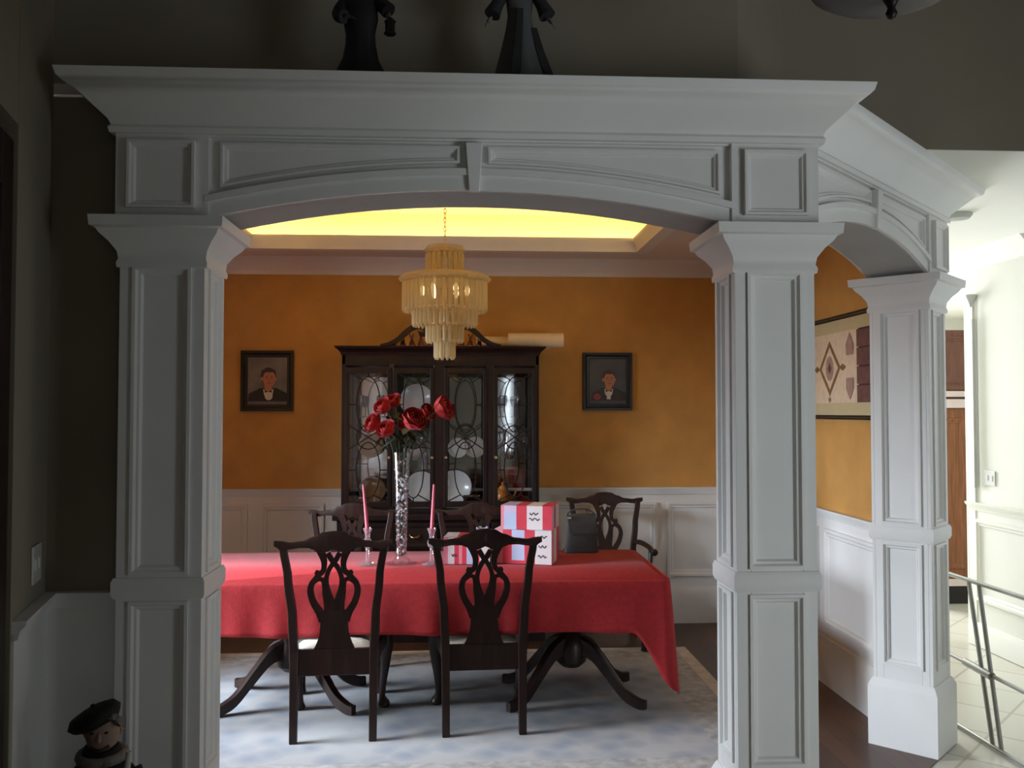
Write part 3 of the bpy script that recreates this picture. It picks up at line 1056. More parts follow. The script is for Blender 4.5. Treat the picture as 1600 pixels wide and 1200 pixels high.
# ================================================================== china cabinet
CXc = -0.157
cabt = thing('china_cabinet', 'tall dark wooden china cabinet with scrolled pediment and latticed glass doors', 'cabinet', (CXc, YB - 0.012, 0))
UD = 0.40     # upper case depth, y from -UD to 0
LD = 0.47
low = MB().box(-0.73, 0.73, -LD, -0.0, 0.10, 0.86).box(-0.745, 0.745, -LD - 0.015, 0, 0.0, 0.10).box(-0.76, 0.76, -LD - 0.03, 0, 0.86, 0.90)
low.build('base_cabinet', cab_wood, cabt, bevel=0.004)
for k in range(4):
    x0 = -0.71 + k * 0.357
    dr = MB().box(x0, x0 + 0.345, -LD - 0.016, -LD, 0.66, 0.84)
    dr.mold((x0, -LD - 0.016, 0), X_, Z_, -Y_, rect(0.015, 0.33, 0.675, 0.825), 0.02, 0.008)
    do = dr.build('drawer', cab_wood, cabt)
    P = [(x0 + 0.172 + 0.035 * math.cos(a), -LD - 0.016 - 0.03 * math.sin(a * 1.0) * 1.0, 0.76 - 0.02 * math.sin(a)) for a in [PI * i / 8 for i in range(9)]]
    MB().tube(P, 0.004, 8).build('handle', brass, do, smooth=60)
    db = MB().box(x0, x0 + 0.345, -LD - 0.016, -LD, 0.12, 0.64)
    db.mold((x0, -LD - 0.016, 0), X_, Z_, -Y_, rect(0.05, 0.295, 0.17, 0.59), 0.035, 0.010)
    dd = db.build('cupboard_door', cab_wood, cabt)
    kn = MB().lathe([(0, 0), (0.008, 0.0), (0.008, 0.012), (0.016, 0.02), (0.012, 0.028), (0, 0.03)], seg=12).build('knob', brass, dd, smooth=50)
    kn.location = (x0 + (0.32 if k % 2 == 0 else 0.025), -LD - 0.016, 0.42)
    kn.rotation_euler = (PI / 2, 0, 0)
# upper case: sides, top, posts, back mirror
uc = MB().box(-0.71, -0.685, -UD, 0, 0.90, 2.05).box(0.685, 0.71, -UD, 0, 0.90, 2.05).box(-0.71, 0.71, -UD, 0, 1.96, 2.05).box(-0.685, 0.685, -UD, 0, 0.90, 0.935)
uc.box(-0.685, 0.685, -0.012, 0, 0.93, 1.97)
glx = [(-0.655, -0.383), (-0.315, -0.077), (0.051, 0.304), (0.410, 0.660)]
for x0, x1 in ((-0.71, -0.675), (-0.365, -0.335), (-0.053, 0.027), (0.325, 0.388), (0.68, 0.71)):
    uc.box(x0, x1, -UD - 0.01, -UD + 0.02, 0.93, 1.97)
uc.build('upper_case', cab_wood, cabt, bevel=0.003)
MB().box(-0.684, 0.684, -0.020, -0.013, 0.94, 1.955).build('mirror_back', mirror, cabt)
for z in (1.27, 1.58):
    MB().box(-0.683, 0.683, -UD + 0.06, -0.022, z - 0.004, z + 0.004).build('glass_shelf', cab_glass, cabt)
cpath = [(-0.71, 0), (-0.71, -UD), (0.71, -UD), (0.71, 0)]
MB().sweep(cpath, [(-0.05, 2.035), (0.006, 2.035), (0.010, 2.05), (0.016, 2.062), (0.036, 2.08), (0.046, 2.088), (0.05, 2.10), (-0.05, 2.10)]).box(-0.7, 0.7, -UD + 0.01, 0, 2.05, 2.099).build('cornice', cab_wood, cabt, smooth=40)
# swan-neck pediment
fp = lambda y0, th: (lambda x, z, sd: V(x, y0 + sd * th, z))
for sx in (-1, 1):
    c = catmull([(sx * 0.435, 2.105, 0.018), (sx * 0.37, 2.118, 0.026), (sx * 0.31, 2.150, 0.032), (sx * 0.26, 2.195, 0.036), (sx * 0.21, 2.232, 0.036), (sx * 0.155, 2.245, 0.034), (sx * 0.115, 2.225, 0.03), (sx * 0.115, 2.19, 0.026), (sx * 0.145, 2.185, 0.02), (sx * 0.15, 2.205, 0.016)], 6)
    MB().ribbon([(p[0], p[1]) for p in c], [p[2] for p in c], fp(-UD + 0.005, 0.028)).build('pediment_scroll', cab_wood, cabt, bevel=0.003)
    ft = MB()
    f = fp(-UD + 0.02, 0.006)
    for a in range(5):
        xa = 0.10 + a * 0.065
        zt = interp(xa, [(0.1, 2.23), (0.25, 2.19), (0.33, 2.13), (0.42, 2.11)])
        ft.ribbon([(sx * xa, 2.10), (sx * (xa - 0.03), zt)], 0.012, f)
        ft.ribbon([(sx * (xa - 0.045), 2.10), (sx * (xa + 0.0), zt)], 0.012, f)
        ft.lathe([(0.0, -0.006), (0.018, -0.006), (0.018, 0.006), (0, 0.006)], (0, 0, 0), 10)
        # turn the rosette into the plane of the fret
        for i in range(len(ft.v) - 40, len(ft.v)):
            p = ft.v[i]
            ft.v[i] = (sx * (xa - 0.018) + p[0], -UD + 0.02 + p[2], 2.125 + p[1])
    ft.build('fretwork', fret_wood, cabt)
MB().lathe([(0.03, 2.10), (0.03, 2.12), (0.012, 2.13), (0.012, 2.15), (0.034, 2.18), (0.036, 2.20), (0.018, 2.225), (0.008, 2.24), (0.012, 2.255), (0, 2.275)], (0, -UD + 0.03, 0), 16).build('finial', cab_wood, cabt, smooth=50)
# latticed doors
for k, (x0, x1) in enumerate(glx):
    dm = MB()
    fx0, fx1 = x0 - 0.028, x1 + 0.028
    y0, y1 = -UD - 0.018, -UD + 0.004
    dm.box(fx0, x0, y0, y1, 0.945, 1.945).box(x1, fx1, y0, y1, 0.945, 1.945).box(x0, x1, y0, y1, 0.945, 0.985).box(x0, x1, y0, y1, 1.905, 1.945)
    d_ = dm.build('door', cab_wood, cabt, bevel=0.003)
    MB().box(x0 - 0.004, x1 + 0.004, -UD - 0.006, -UD - 0.003, 0.98, 1.91).build('glass_pane', cab_glass, d_)
    la = MB()
    f = fp(-UD - 0.010, 0.004)
    mx_, hw_ = (x0 + x1) / 2, (x1 - x0) / 2
    z0, z1 = 0.985, 1.905
    Wd = 0.008

    def ell(cz, rx, rz, a0=0, a1=2 * PI, n=28):
        la.ribbon([(mx_ + rx * math.cos(lerp(a0, a1, i / n)), cz + rz * math.sin(lerp(a0, a1, i / n))) for i in range(n + 1)], Wd, f)
    ell(1.68, hw_ * 0.62, 0.20)
    ell(1.21, hw_ * 0.62, 0.20)
    ell(1.445, hw_ * 0.62, 0.085)
    for zc in (1.68, 1.21):
        la.ribbon([(x0, zc), (mx_ - hw_ * 0.62, zc)], Wd, f).ribbon([(mx_ + hw_ * 0.62, zc), (x1, zc)], Wd, f)
    for sx in (-1, 1):
        la.ribbon([(mx_, 1.445), (mx_ + sx * hw_, 1.36)], Wd, f).ribbon([(mx_, 1.445), (mx_ + sx * hw_, 1.53)], Wd, f)
        la.ribbon([(mx_ + sx * hw_ * 0.3, 1.86), (mx_ + sx * hw_, z1)], Wd, f)
        la.ribbon([(mx_ + sx * hw_ * 0.3, 1.03), (mx_ + sx * hw_, z0)], Wd, f)
    la.ribbon([(mx_, 1.88), (mx_, z1)], Wd, f).ribbon([(mx_, 1.01), (mx_, z0)], Wd, f)
    la.build('lattice', cab_wood, d_)
    kn = MB().lathe([(0, 0), (0.006, 0), (0.006, 0.01), (0.012, 0.016), (0.009, 0.024), (0, 0.026)], seg=10).build('knob', brass, d_, smooth=50)
    kn.location = (fx1 - 0.013 if k in (0, 1) else fx0 + 0.013, y0, 1.30)
    kn.rotation_euler = (PI / 2, 0, 0)

# china inside the cabinet
def plate(x, z, r, label, tilt=78, sx=1.0, m=china, y=None):
    prof = [(0, 0.004), (r * 0.6, 0.004), (r * 0.66, 0.008), (r, 0.022), (r, 0.026), (r * 0.64, 0.013), (r * 0.6, 0.009), (0, 0.009)]
    p = MB().lathe(prof, (0, 0, 0), 28, sx=sx).build('plate', [m], None, smooth=40)
    a = math.radians(tilt)
    p.rotation_euler = (a, 0, 0)
    p.location = (CXc + x, YB - 0.10 if y is None else y, z + r * math.sin(a) + 0.002)
    return tag(p, label, 'plate', 'china plates standing in the cabinet')


SH0, SH1, SH2 = 0.937, 1.276, 1.586
plate(-0.19, SH2, 0.125, 'large white plate behind the top of the second cabinet door from the left')
plate(0.12, SH1, 0.075, 'small white plate on the middle shelf, behind the third cabinet door, left side')
plate(0.25, SH1, 0.080, 'white plate on the middle shelf, behind the third cabinet door, right side')
plate(-0.15, SH0, 0.120, 'large pale plate low behind the second cabinet door')
plate(0.10, SH0, 0.125, 'large pale plate low behind the third cabinet door')
plate(-0.53, SH1, 0.095, 'cream plate on the middle shelf behind the leftmost cabinet door', m=mat('cream_china', (0.70, 0.62, 0.46), 0.25, var=0.05))
plate(-0.52, SH0, 0.10, 'cream plate low behind the leftmost cabinet door', m=MATS['cream_china'])


def vessel(name, label, cat, prof, x, y, z, m, parts=None):
    t = thing(name, label, cat, (CXc + x, YB - 0.012 + y, z + 0.001))
    MB().lathe(prof, (0, 0, 0), 24).build('body', m, t, smooth=50)
    return t


bowl = [(0, 0), (0.035, 0), (0.035, 0.008), (0.05, 0.02), (0.075, 0.055), (0.085, 0.08), (0.081, 0.08), (0.07, 0.055), (0.045, 0.025), (0, 0.016)]
b_ = MB().lathe(bowl, (0, 0, 0), 28).build('bowl', china, None, smooth=50)
b_.location = (CXc - 0.20, YB - 0.26, SH1)
tag(b_, 'white china bowl on the middle shelf behind the second cabinet door', 'bowl')
b_ = MB().lathe([(r * 0.8, z * 0.9) for r, z in bowl], (0, 0, 0), 28).build('bowl', silver, None, smooth=50)
b_.location = (CXc + 0.22, YB - 0.26, SH0)
tag(b_, 'silver bowl on the cabinet floor behind the third door', 'bowl')
cup = MB().lathe([(0, 0), (0.022, 0), (0.022, 0.005), (0.034, 0.02), (0.040, 0.06), (0.037, 0.06), (0.03, 0.02), (0, 0.01)], (0, 0, 0), 20).build('cup', china, None, smooth=50)
cup.location = (CXc - 0.13, YB - 0.27, SH2)
tag(cup, 'white cup on the top shelf behind the second cabinet door', 'cup')
# amber teapot
amber = mat('amber_glaze', (0.55, 0.20, 0.04), 0.25, var=0.35, scale=25)
tp = thing('teapot', 'amber and red teapot low behind the rightmost cabinet door', 'teapot', (CXc + 0.455, YB - 0.24, SH0 + 0.001))
MB().lathe([(0, 0), (0.035, 0), (0.06, 0.03), (0.066, 0.065), (0.05, 0.105), (0.03, 0.12), (0, 0.12)], (0, 0, 0), 24).build('body', amber, tp, smooth=50)
MB().lathe([(0.03, 0.118), (0.028, 0.135), (0.008, 0.148), (0.012, 0.162), (0, 0.172)], (0, 0, 0), 20).build('lid', amber, tp, smooth=50)
P = catmull([(0.055, 0, 0.05, 0.014), (0.085, 0, 0.07, 0.010), (0.10, 0, 0.11, 0.007)], 5)
MB().tube([p[:3] for p in P], [p[3] for p in P], 10).build('spout', amber, tp, smooth=60)
P = catmull([(-0.055, 0, 0.095, 0.006), (-0.09, 0, 0.095, 0.006), (-0.095, 0, 0.06, 0.006), (-0.06, 0, 0.035, 0.006)], 5)
MB().tube([p[:3] for p in P], 0.006, 10).build('handle', amber, tp, smooth=60)
redc = mat('red_glaze', (0.35, 0.03, 0.02), 0.25, var=0.1)
c2 = MB().lathe([(0, 0), (0.02, 0), (0.03, 0.02), (0.035, 0.055), (0.032, 0.055), (0.026, 0.02), (0, 0.008)], (0, 0, 0), 20).build('cup', redc, None, smooth=50)
c2.location = (CXc + 0.60, YB - 0.25, SH0)
tag(c2, 'small red cup right of the amber teapot in the cabinet', 'cup')
gob = [(0, 0), (0.028, 0), (0.028, 0.004), (0.005, 0.01), (0.005, 0.07), (0.025, 0.09), (0.033, 0.13), (0.028, 0.165), (0.026, 0.165), (0.03, 0.13), (0.02, 0.094), (0, 0.085)]
for i, (x, z, lb) in enumerate(((0.46, SH2, 'clear goblet left on the top shelf behind the rightmost cabinet door'), (0.56, SH2, 'clear goblet in the middle of the top shelf, rightmost cabinet door'),
                                (0.63, SH1, 'clear goblet on the middle shelf behind the rightmost cabinet door'), (-0.60, SH2, 'clear goblet on the top shelf behind the leftmost cabinet door'),
                                (-0.45, SH2, 'second clear goblet on the top shelf, leftmost cabinet door, nearer the middle'))):
    g_ = MB().lathe(gob, (0, 0, 0), 20).build('goblet', cryst_candle, None, smooth=50)
    g_.location = (CXc + x, YB - 0.2, z)
    tag(g_, lb, 'glass', 'goblets in the china cabinet')
pt = thing('pitcher', 'pale silver pitcher on the middle shelf behind the rightmost cabinet door', 'pitcher', (CXc + 0.50, YB - 0.2, SH1))
MB().lathe([(0, 0), (0.035, 0), (0.05, 0.04), (0.052, 0.09), (0.032, 0.15), (0.03, 0.19), (0.04, 0.215), (0.036, 0.215), (0.026, 0.19), (0, 0.17)], (0, 0, 0), 24).build('body', silver, pt, smooth=50)
P = catmull([(-0.03, 0, 0.195, 0.005), (-0.075, 0, 0.18, 0.005), (-0.075, 0, 0.11, 0.005), (-0.05, 0, 0.07, 0.005)], 5)
MB().tube([p[:3] for p in P], 0.005, 10).build('handle', silver, pt, smooth=60)

# paper rolls lying on the cabinet
paper = mat('cream_paper', (0.78, 0.62, 0.40), 0.7, var=0.06, scale=10)
paper_in = mat('roll_core', (0.35, 0.25, 0.15), 0.8, var=0.1)


def roll(label, x0, x1, y, z, r, rz):
    t = thing('paper_roll', label, 'paper roll', ((x0 + x1) / 2, y, z - r), rz, 'paper rolls on top of the cabinet')
    L = (x1 - x0) / 2
    ls = []
    for xx, rr in ((-L, r * 0.45), (-L, r), (L, r), (L, r * 0.45)):
        ls.append([V(xx, math.cos(2 * PI * k / 24) * rr, r + math.sin(2 * PI * k / 24) * rr) for k in range(24)])
    MB().loops(ls, True, False).build('sheet', paper, t, smooth=50)
    MB().tube([(-L + 0.002, 0, r), (L - 0.002, 0, r)], r * 0.46, 18).build('core', paper_in, t, smooth=50)


roll('thick cream paper roll on the cabinet, sticking out past its right end', 0.335, 0.745, 6.62, 2.158, 0.054, math.radians(-2))
roll('thinner cream paper roll on the cabinet, reaching behind the chandelier', 0.10, 0.66, 6.76, 2.150, 0.046, math.radians(1))

# ================================================================== chandelier
CHX, CHY = -0.105, 5.2
ch = thing('chandelier', 'tiered crystal chandelier hanging on a chain over the dining table', 'chandelier', (CHX, CHY, 1.93))
ZO = 1.93
gold = mat('pale_gold_metal', (0.85, 0.68, 0.34), 0.28, 1.0, var=0.05)
canopy = MB().lathe([(0, ZT - ZO), (0.06, ZT - ZO), (0.06, ZT - ZO - 0.008), (0.035, ZT - ZO - 0.03), (0.01, ZT - ZO - 0.04), (0, ZT - ZO - 0.04)], (0, 0, 0), 20).build('ceiling_canopy', gold, ch, smooth=40)
cn = MB()
z = 2.60 - ZO
i = 0
while z < ZT - ZO - 0.045:
    P = []
    for k in range(10):
        a = 2 * PI * k / 10
        dx, dz = 0.007 * math.cos(a), 0.017 * math.sin(a)
        P.append((dx if i % 2 else 0, 0 if i % 2 else dx, z + 0.014 + dz))
    cn.tube(P, 0.0022, 6, wrap=True)
    z += 0.026
    i += 1
cn.build('chain', gold, ch, smooth=60)
MB().tube([(0, 0, 0.14), (0, 0, 2.61 - ZO)], 0.008, 8).build('stem', gold, ch, smooth=50)
# (ring radius, z of ring, prism length, number)
tiers = [(0.100, 2.555, 0.145, 20), (0.236, 2.385, 0.18, 44), (0.180, 2.225, 0.105, 34), (0.100, 2.135, 0.11, 20), (0.050, 2.045, 0.115, 10)]
prism_me = {}
cnt = 0
extra = MB()
for (r, z, L, n) in tiers:
    rg = MB()
    P = [(r * math.cos(2 * PI * k / 32), r * math.sin(2 * PI * k / 32), z - ZO) for k in range(32)]
    rg.tube(P, 0.006, 8, wrap=True)
    for k in range(4):
        a = PI / 2 * k + 0.3
        rg.tube([(0, 0, z - ZO), (r * math.cos(a), r * math.sin(a), z - ZO)], 0.004, 6)
    rg.build('tier_ring', gold, ch, smooth=60)
    for k in range(n):
        a = 2 * PI * k / n
        c = V(r * math.cos(a), r * math.sin(a), z - ZO)
        wv = 0.0125 if r > 0.06 else 0.014

        def prism(m, o):
            ls = []
            for zz, s in ((-0.004, 0.5), (-0.014, 1), (-L + 0.016, 1), (-L, 0.35)):
                ls.append([o + V(math.cos(a + q * 2 * PI / 6) * wv * s, math.sin(a + q * 2 * PI / 6) * wv * s, zz) for q in range(6)])
            m.loops(ls)
        if cnt < 100 and (math.sin(a) < 0.45):
            m = MB()
            prism(m, V(0, 0, 0))
            m.build('crystal_prism', crystal, ch, loc=c)
            cnt += 1
        else:
            prism(extra, c)
e_ = extra.build('crystal_prisms', crystal, ch)
e_['kind'] = 'stuff'
# flared collars (beaded galleries) over the two upper tiers
for r, z, flare in ((0.100, 2.56, 0.115), (0.236, 2.39, 0.262)):
    n = 36 if r > 0.2 else 20
    cl_ = MB()
    cl_.lathe([(r - 0.002, z - 0.012 - ZO), (flare, z + 0.000 - ZO), (flare + 0.004, z + 0.008 - ZO), (r + 0.002, z + 0.03 - ZO), (r - 0.05, z + 0.034 - ZO), (r - 0.05, z + 0.026 - ZO), (r - 0.004, z + 0.018 - ZO)], (0, 0, 0), n * 2,
              wob=lambda a, zz: 1 + 0.015 * math.cos(a * n))
    cl_.build('beaded_collar', crystal, ch)
bulb = mat('warm_bulb', (1, 0.9, 0.7), 0.4, emit=(1.0, 0.72, 0.38), estr=2.5)
for k in range(6):
    a = PI / 3 * k
    MB().lathe([(0, 0), (0.009, 0.005), (0.016, 0.03), (0.012, 0.05), (0, 0.07)], (0.13 * math.cos(a), 0.13 * math.sin(a), 2.30 - ZO), 12).build('bulb', bulb, ch, smooth=60)


# ================================================================== pictures
def ellipse(cx, cy, rx, ry, n=24, a0=0, a1=2 * PI):
    return [(cx + rx * math.cos(lerp(a0, a1, i / n)), cy + ry * math.sin(lerp(a0, a1, i / n))) for i in range(n if a1 - a0 > 6.28 else n + 1)]


def picture(name, label, o, u, n, wdt, hgt, fw, fmat, mats, layers):
    """o = lower corner on the wall; layers = [(points, material index)] in picture coordinates"""
    o, u, n = V(*o), V(*u), V(*n)
    c = o + u * (wdt / 2)
    t = thing(name, label, 'picture', c[:], 0)
    q = o - c
    f = MB()
    f.mold(q, u, Z_, n, rect(0, wdt, 0, hgt), fw, 0.028)
    f.obox(q, u, Z_, n, (0.002, wdt - 0.002), (0.002, hgt - 0.002), (0.002, 0.006))
    f.build('frame', fmat, t, smooth=30)
    p = MB()
    p.poly(q, u, Z_, rect(fw * 0.8, wdt - fw * 0.8, fw * 0.8, hgt - fw * 0.8), n, 0.009, 0)
    for i, (pts, mi) in enumerate(layers):
        p.poly(q, u, Z_, pts, n, 0.0095 + i * 0.0002, mi)
    p.build('print', mats, t)
    return t


pm = [mat('photo_backdrop', (0.14, 0.13, 0.145), 0.4, var=0.35, scale=7), mat('photo_suit', (0.012, 0.012, 0.014), 0.4, var=0.2), mat('photo_skin', (0.42, 0.19, 0.12), 0.45, var=0.1, scale=20),
      mat('photo_hair', (0.03, 0.02, 0.016), 0.5, var=0.2), mat('photo_shirt', (0.62, 0.60, 0.55), 0.5, var=0.05), mat('photo_lips', (0.30, 0.08, 0.07), 0.5, var=0.1), mat('photo_flower', (0.25, 0.04, 0.06), 0.5, var=0.2),
      mat('photo_dark_backdrop', (0.05, 0.055, 0.075), 0.4, var=0.4, scale=6)]


def portrait(cx, cy, s, hgt, fl):
    L = []
    L.append(([(cx - 0.135 * s, 0.075), (cx + 0.135 * s, 0.075), (cx + 0.13 * s, cy - 0.10 * s), (cx + 0.055 * s, cy - 0.062 * s), (cx - 0.055 * s, cy - 0.062 * s), (cx - 0.13 * s, cy - 0.10 * s)], 1))
    L.append(([(cx - 0.022 * s, cy - 0.10 * s), (cx + 0.022 * s, cy - 0.10 * s), (cx + 0.026 * s, cy - 0.04 * s), (cx - 0.026 * s, cy - 0.04 * s)], 2))
    L.append(([(cx, 0.09), (cx + 0.028 * s, cy - 0.11 * s), (cx + 0.035 * s, cy - 0.068 * s), (cx, cy - 0.09 * s), (cx - 0.035 * s, cy - 0.068 * s), (cx - 0.028 * s, cy - 0.11 * s)], 4))
    L.append((ellipse(cx, cy + 0.018 * s, 0.052 * s, 0.060 * s), 3))
    L.append((ellipse(cx + 0.006 * s, cy, 0.043 * s, 0.057 * s), 2))
    L.append((ellipse(cx - 0.044 * s, cy, 0.008 * s, 0.014 * s, 10), 2))
    L.append((ellipse(cx + 0.050 * s, cy, 0.006 * s, 0.013 * s, 10), 2))
    L.append((ellipse(cx, cy + 0.045 * s, 0.050 * s, 0.026 * s, 16, 0, PI), 3))
    for sx in (-1, 1):
        L.append((ellipse(cx + 0.006 * s + sx * 0.017 * s, cy + 0.008 * s, 0.006 * s, 0.003 * s, 10), 3))
        L.append((rect(cx + 0.006 * s + sx * 0.017 * s - 0.009 * s, cx + 0.006 * s + sx * 0.017 * s + 0.009 * s, cy + 0.016 * s, cy + 0.019 * s), 3))
        L.append(([(cx, cy - 0.085 * s), (cx + sx * 0.024 * s, cy - 0.076 * s), (cx + sx * 0.024 * s, cy - 0.094 * s)][::sx], 1))
    L.append(([(cx + 0.004 * s, cy + 0.006 * s), (cx + 0.010 * s, cy - 0.012 * s), (cx - 0.001 * s, cy - 0.012 * s)], 5))
    L.append((ellipse(cx + 0.006 * s, cy - 0.028 * s, 0.014 * s, 0.004 * s, 12), 5))
    L += fl
    return L


YW = YB - 0.002
picture('picture_frame', 'black framed portrait of a person in a dark suit, left of the cabinet', (-1.678, YW, 1.632), (1, 0, 0), (0, -1, 0), 0.395, 0.460, 0.058, black_frame, pm,
        portrait(0.205, 0.245, 1.12, 0.46, [(ellipse(0.208, 0.115, 0.030, 0.032, 12), 4)]))
picture('picture_frame', 'black framed portrait of a person in a bow tie, right of the cabinet', (0.929, YW, 1.640), (1, 0, 0), (0, -1, 0), 0.383, 0.445, 0.055, black_frame, [pm[7]] + pm[1:7],
        portrait(0.20, 0.235, 1.0, 0.445, [(rect(0.185, 0.215, 0.085, 0.145), 4), (ellipse(0.11, 0.105, 0.03, 0.025, 10), 6), (rect(0.25, 0.31, 0.08, 0.13), 3)]))

# woven textile on the right wall
tm = [mat('textile_mat', (0.50, 0.42, 0.24), 0.8, var=0.06, scale=6), mat('textile_field', (0.66, 0.52, 0.36), 0.9, var=0.08, scale=30), mat('textile_brown', (0.22, 0.11, 0.045), 0.9, var=0.15, scale=30),
      mat('textile_rose', (0.36, 0.22, 0.17), 0.9, var=0.15, scale=30), mat('textile_maroon', (0.14, 0.065, 0.055), 0.9, var=0.2, scale=20), mat('textile_dark', (0.05, 0.025, 0.02), 0.9, var=0.2)]
TW, TH = 1.24, 0.60
L = [(rect(0.06, TW - 0.06, 0.095, 0.505), 1)]
cxp, cyp = TW / 2, TH / 2


def dia(cx, cy, rx, ry):
    return [(cx - rx, cy), (cx, cy - ry), (cx + rx, cy), (cx, cy + ry)]


L += [(dia(cxp, cyp, 0.155, 0.165), 2), (dia(cxp, cyp, 0.118, 0.125), 1), (ellipse(cxp, cyp, 0.058, 0.075, 12), 3), (dia(cxp, cyp, 0.03, 0.035), 4)]
for sx in (-1, 1):
    L.append((dia(cxp + sx * 0.185, cyp, 0.04, 0.022), 2))
    for sy in (-1, 1):
        for off in (0.28,):
            cx2, cy2 = cxp + sx * off, cyp + sy * 0.115
            pts = [(cx2 - 0.045, cy2 - 0.05), (cx2 + 0.045, cy2 - 0.05), (cx2 + 0.05, cy2 + 0.01), (cx2, cy2 + 0.075), (cx2 - 0.05, cy2 + 0.01)]
            if sy < 0:
                pts = [(x, 2 * cy2 - y) for x, y in pts][::-1]
            L.append((pts, 3))
    xs = cxp + sx * 0.46
    for j in range(4):
        z0 = 0.095 + j * 0.1025
        L.append((rect(xs - 0.085, xs + 0.085, z0, z0 + 0.098), 4))
        L.append((rect(xs - 0.06, xs + 0.085, z0 + 0.092, z0 + 0.1025), 5))
L.append((dia(cxp, cyp - 0.185, 0.02, 0.018), 3))
picture('picture_frame', 'wide dark framed textile with a brown diamond on the right wall', (XR - 0.002, 5.83, 1.585), (0, -1, 0), (-1, 0, 0), TW, TH, 0.028, black_frame, tm, L)

# ================================================================== things on the table
# tall vase with roses
VX, VY = -0.348, 5.17
vs_ = thing('vase', 'tall clear glass trumpet vase filled with glittering beads, centre of the table', 'vase', (VX, VY, ZT_))
MB().lathe([(0, 0), (0.088, 0), (0.090, 0.006), (0.055, 0.014), (0.036, 0.035), (0.034, 0.10), (0.039, 0.30), (0.045, 0.50), (0.056, 0.635), (0.053, 0.635), (0.041, 0.50), (0.035, 0.30), (0.030, 0.10), (0.026, 0.045), (0, 0.04)], (0, 0, 0), 28).build('glass_body', clear_glass, vs_, smooth=50)
bead = MB()
bm_ = [mat('clear_bead', (0.85, 0.86, 0.88), 0.12, 0.35, var=0.2), mat('grey_bead', (0.10, 0.09, 0.09), 0.2, 0.3, var=0.3), mat('rose_bead', (0.55, 0.40, 0.36), 0.2, 0.5, var=0.2)]
rb = random.Random(3)
for i in range(330):
    z = 0.05 + 0.56 * (i / 330)
    R = interp(z, [(0.04, 0.024), (0.10, 0.028), (0.30, 0.033), (0.50, 0.039), (0.62, 0.049)])
    a = rb.uniform(0, 2 * PI)
    q = R * math.sqrt(rb.uniform(0.3, 1)) - 0.004
    c = V(q * math.cos(a), q * math.sin(a), z)
    s = rb.uniform(0.007, 0.013)
    vs2 = [c + V(*d_) * s for d_ in ((1, 0, 0), (-1, 0, 0), (0, 1, 0), (0, -1, 0), (0, 0, 1), (0, 0, -1))]
    bead.add(vs2, [(0, 2, 4), (2, 1, 4), (1, 3, 4), (3, 0, 4), (2, 0, 5), (1, 2, 5), (3, 1, 5), (0, 3, 5)], rb.choice([0, 0, 1, 1, 2]))
b = bead.build('bead_fill', bm_, vs_)
b['kind'] = 'stuff'
rose_m = mat('red_rose_petal', (0.36, 0.012, 0.014), 0.6, var=0.3, scale=30, sheen=0.3, sheen_tint=(1, 0.4, 0.4))
leaf_m = mat('dark_green_leaf', (0.028, 0.045, 0.026), 0.5, var=0.3, scale=20)
stem_m = mat('green_stem', (0.05, 0.08, 0.035), 0.55, var=0.2)


def rose(x, y, z, r, label, seed):
    rr = random.Random(seed)
    t = thing('rose', label, 'flower', (x, y, z), rr.uniform(0, 6), 'red roses in the tall vase')
    bl = MB()
    tilt = V((x - VX) * 2.2, -0.22, 0.22)
    tilt.normalize()
    rot = tilt.to_track_quat('Z', 'Y')
    iz = Matrix.Rotation(-t.rotation_euler.z, 3, 'Z')
    for rad, nn, th1, wid, curl in ((0.30, 3, 0.15, 1.3, 0.0), (0.45, 4, 0.35, 1.1, 0.04), (0.62, 5, 0.6, 0.95, 0.10), (0.80, 6, 0.9, 0.85, 0.2), (0.95, 7, 1.2, 0.75, 0.3)):
        for k in range(nn):
            a0 = 2 * PI * k / nn + rad * 9 + rr.uniform(-0.25, 0.25)
            ls = []
            for i in range(6):
                tt = i / 5
                th = lerp(2.9, th1, tt)
                l = []
                for j in range(7):
                    u_ = j / 3 - 1
                    a = a0 + u_ * wid * (0.55 + 0.45 * tt)
                    th_ = th + 0.30 * tt * u_ * u_
                    R_ = r * (rad + curl * tt ** 3 + 0.05 * math.sin(3 * a + i))
                    p = V(R_ * math.sin(th_) * math.cos(a), R_ * math.sin(th_) * math.sin(a), R_ * math.cos(th_) * 0.9)
                    l.append(iz @ (rot @ p))
                ls.append(l)
            bl.loops(ls, False, False)
    bl.build('bloom', rose_m, t, smooth=80)
    # stem from the vase mouth
    e = iz @ (V(VX + (x - VX) * 0.12, VY + (y - VY) * 0.12, ZT_ + 0.50) - V(x, y, z))
    m_ = iz @ (V(VX + (x - VX) * 0.45, VY + (y - VY) * 0.45, lerp(ZT_ + 0.60, z, 0.62)) - V(x, y, z))
    P = catmull([tuple(e), tuple(m_), tuple(iz @ (rot @ V(0, 0, -0.4 * r)))], 6)
    MB().tube(P, 0.0035, 6).build('stem', stem_m, t, smooth=60)
    for k in range(3):
        a = 2 * PI * k / 3 + rr.uniform(0, 1)
        d_ = V(math.cos(a), math.sin(a), rr.uniform(-0.5, 0.1))
        d_.normalize()
        sd = d_.cross(Z_)
        sd.normalize()
        st = V(*P[len(P) * 2 // 3]) if k else V(*P[len(P) // 2])
        Lf = rr.uniform(0.07, 0.11)
        ls = []
        for i in range(6):
            tt = i / 5
            wl = 0.026 * math.sin(PI * min(1, tt * 0.93 + 0.05)) + 0.001
            c = st + d_ * Lf * tt - Z_ * 0.03 * tt * tt
            ls.append([c - sd * wl + Z_ * 0.006, c, c + sd * wl + Z_ * 0.006])
        MB().loops(ls, False, False).build('leaf', leaf_m, t, smooth=80)
    return t


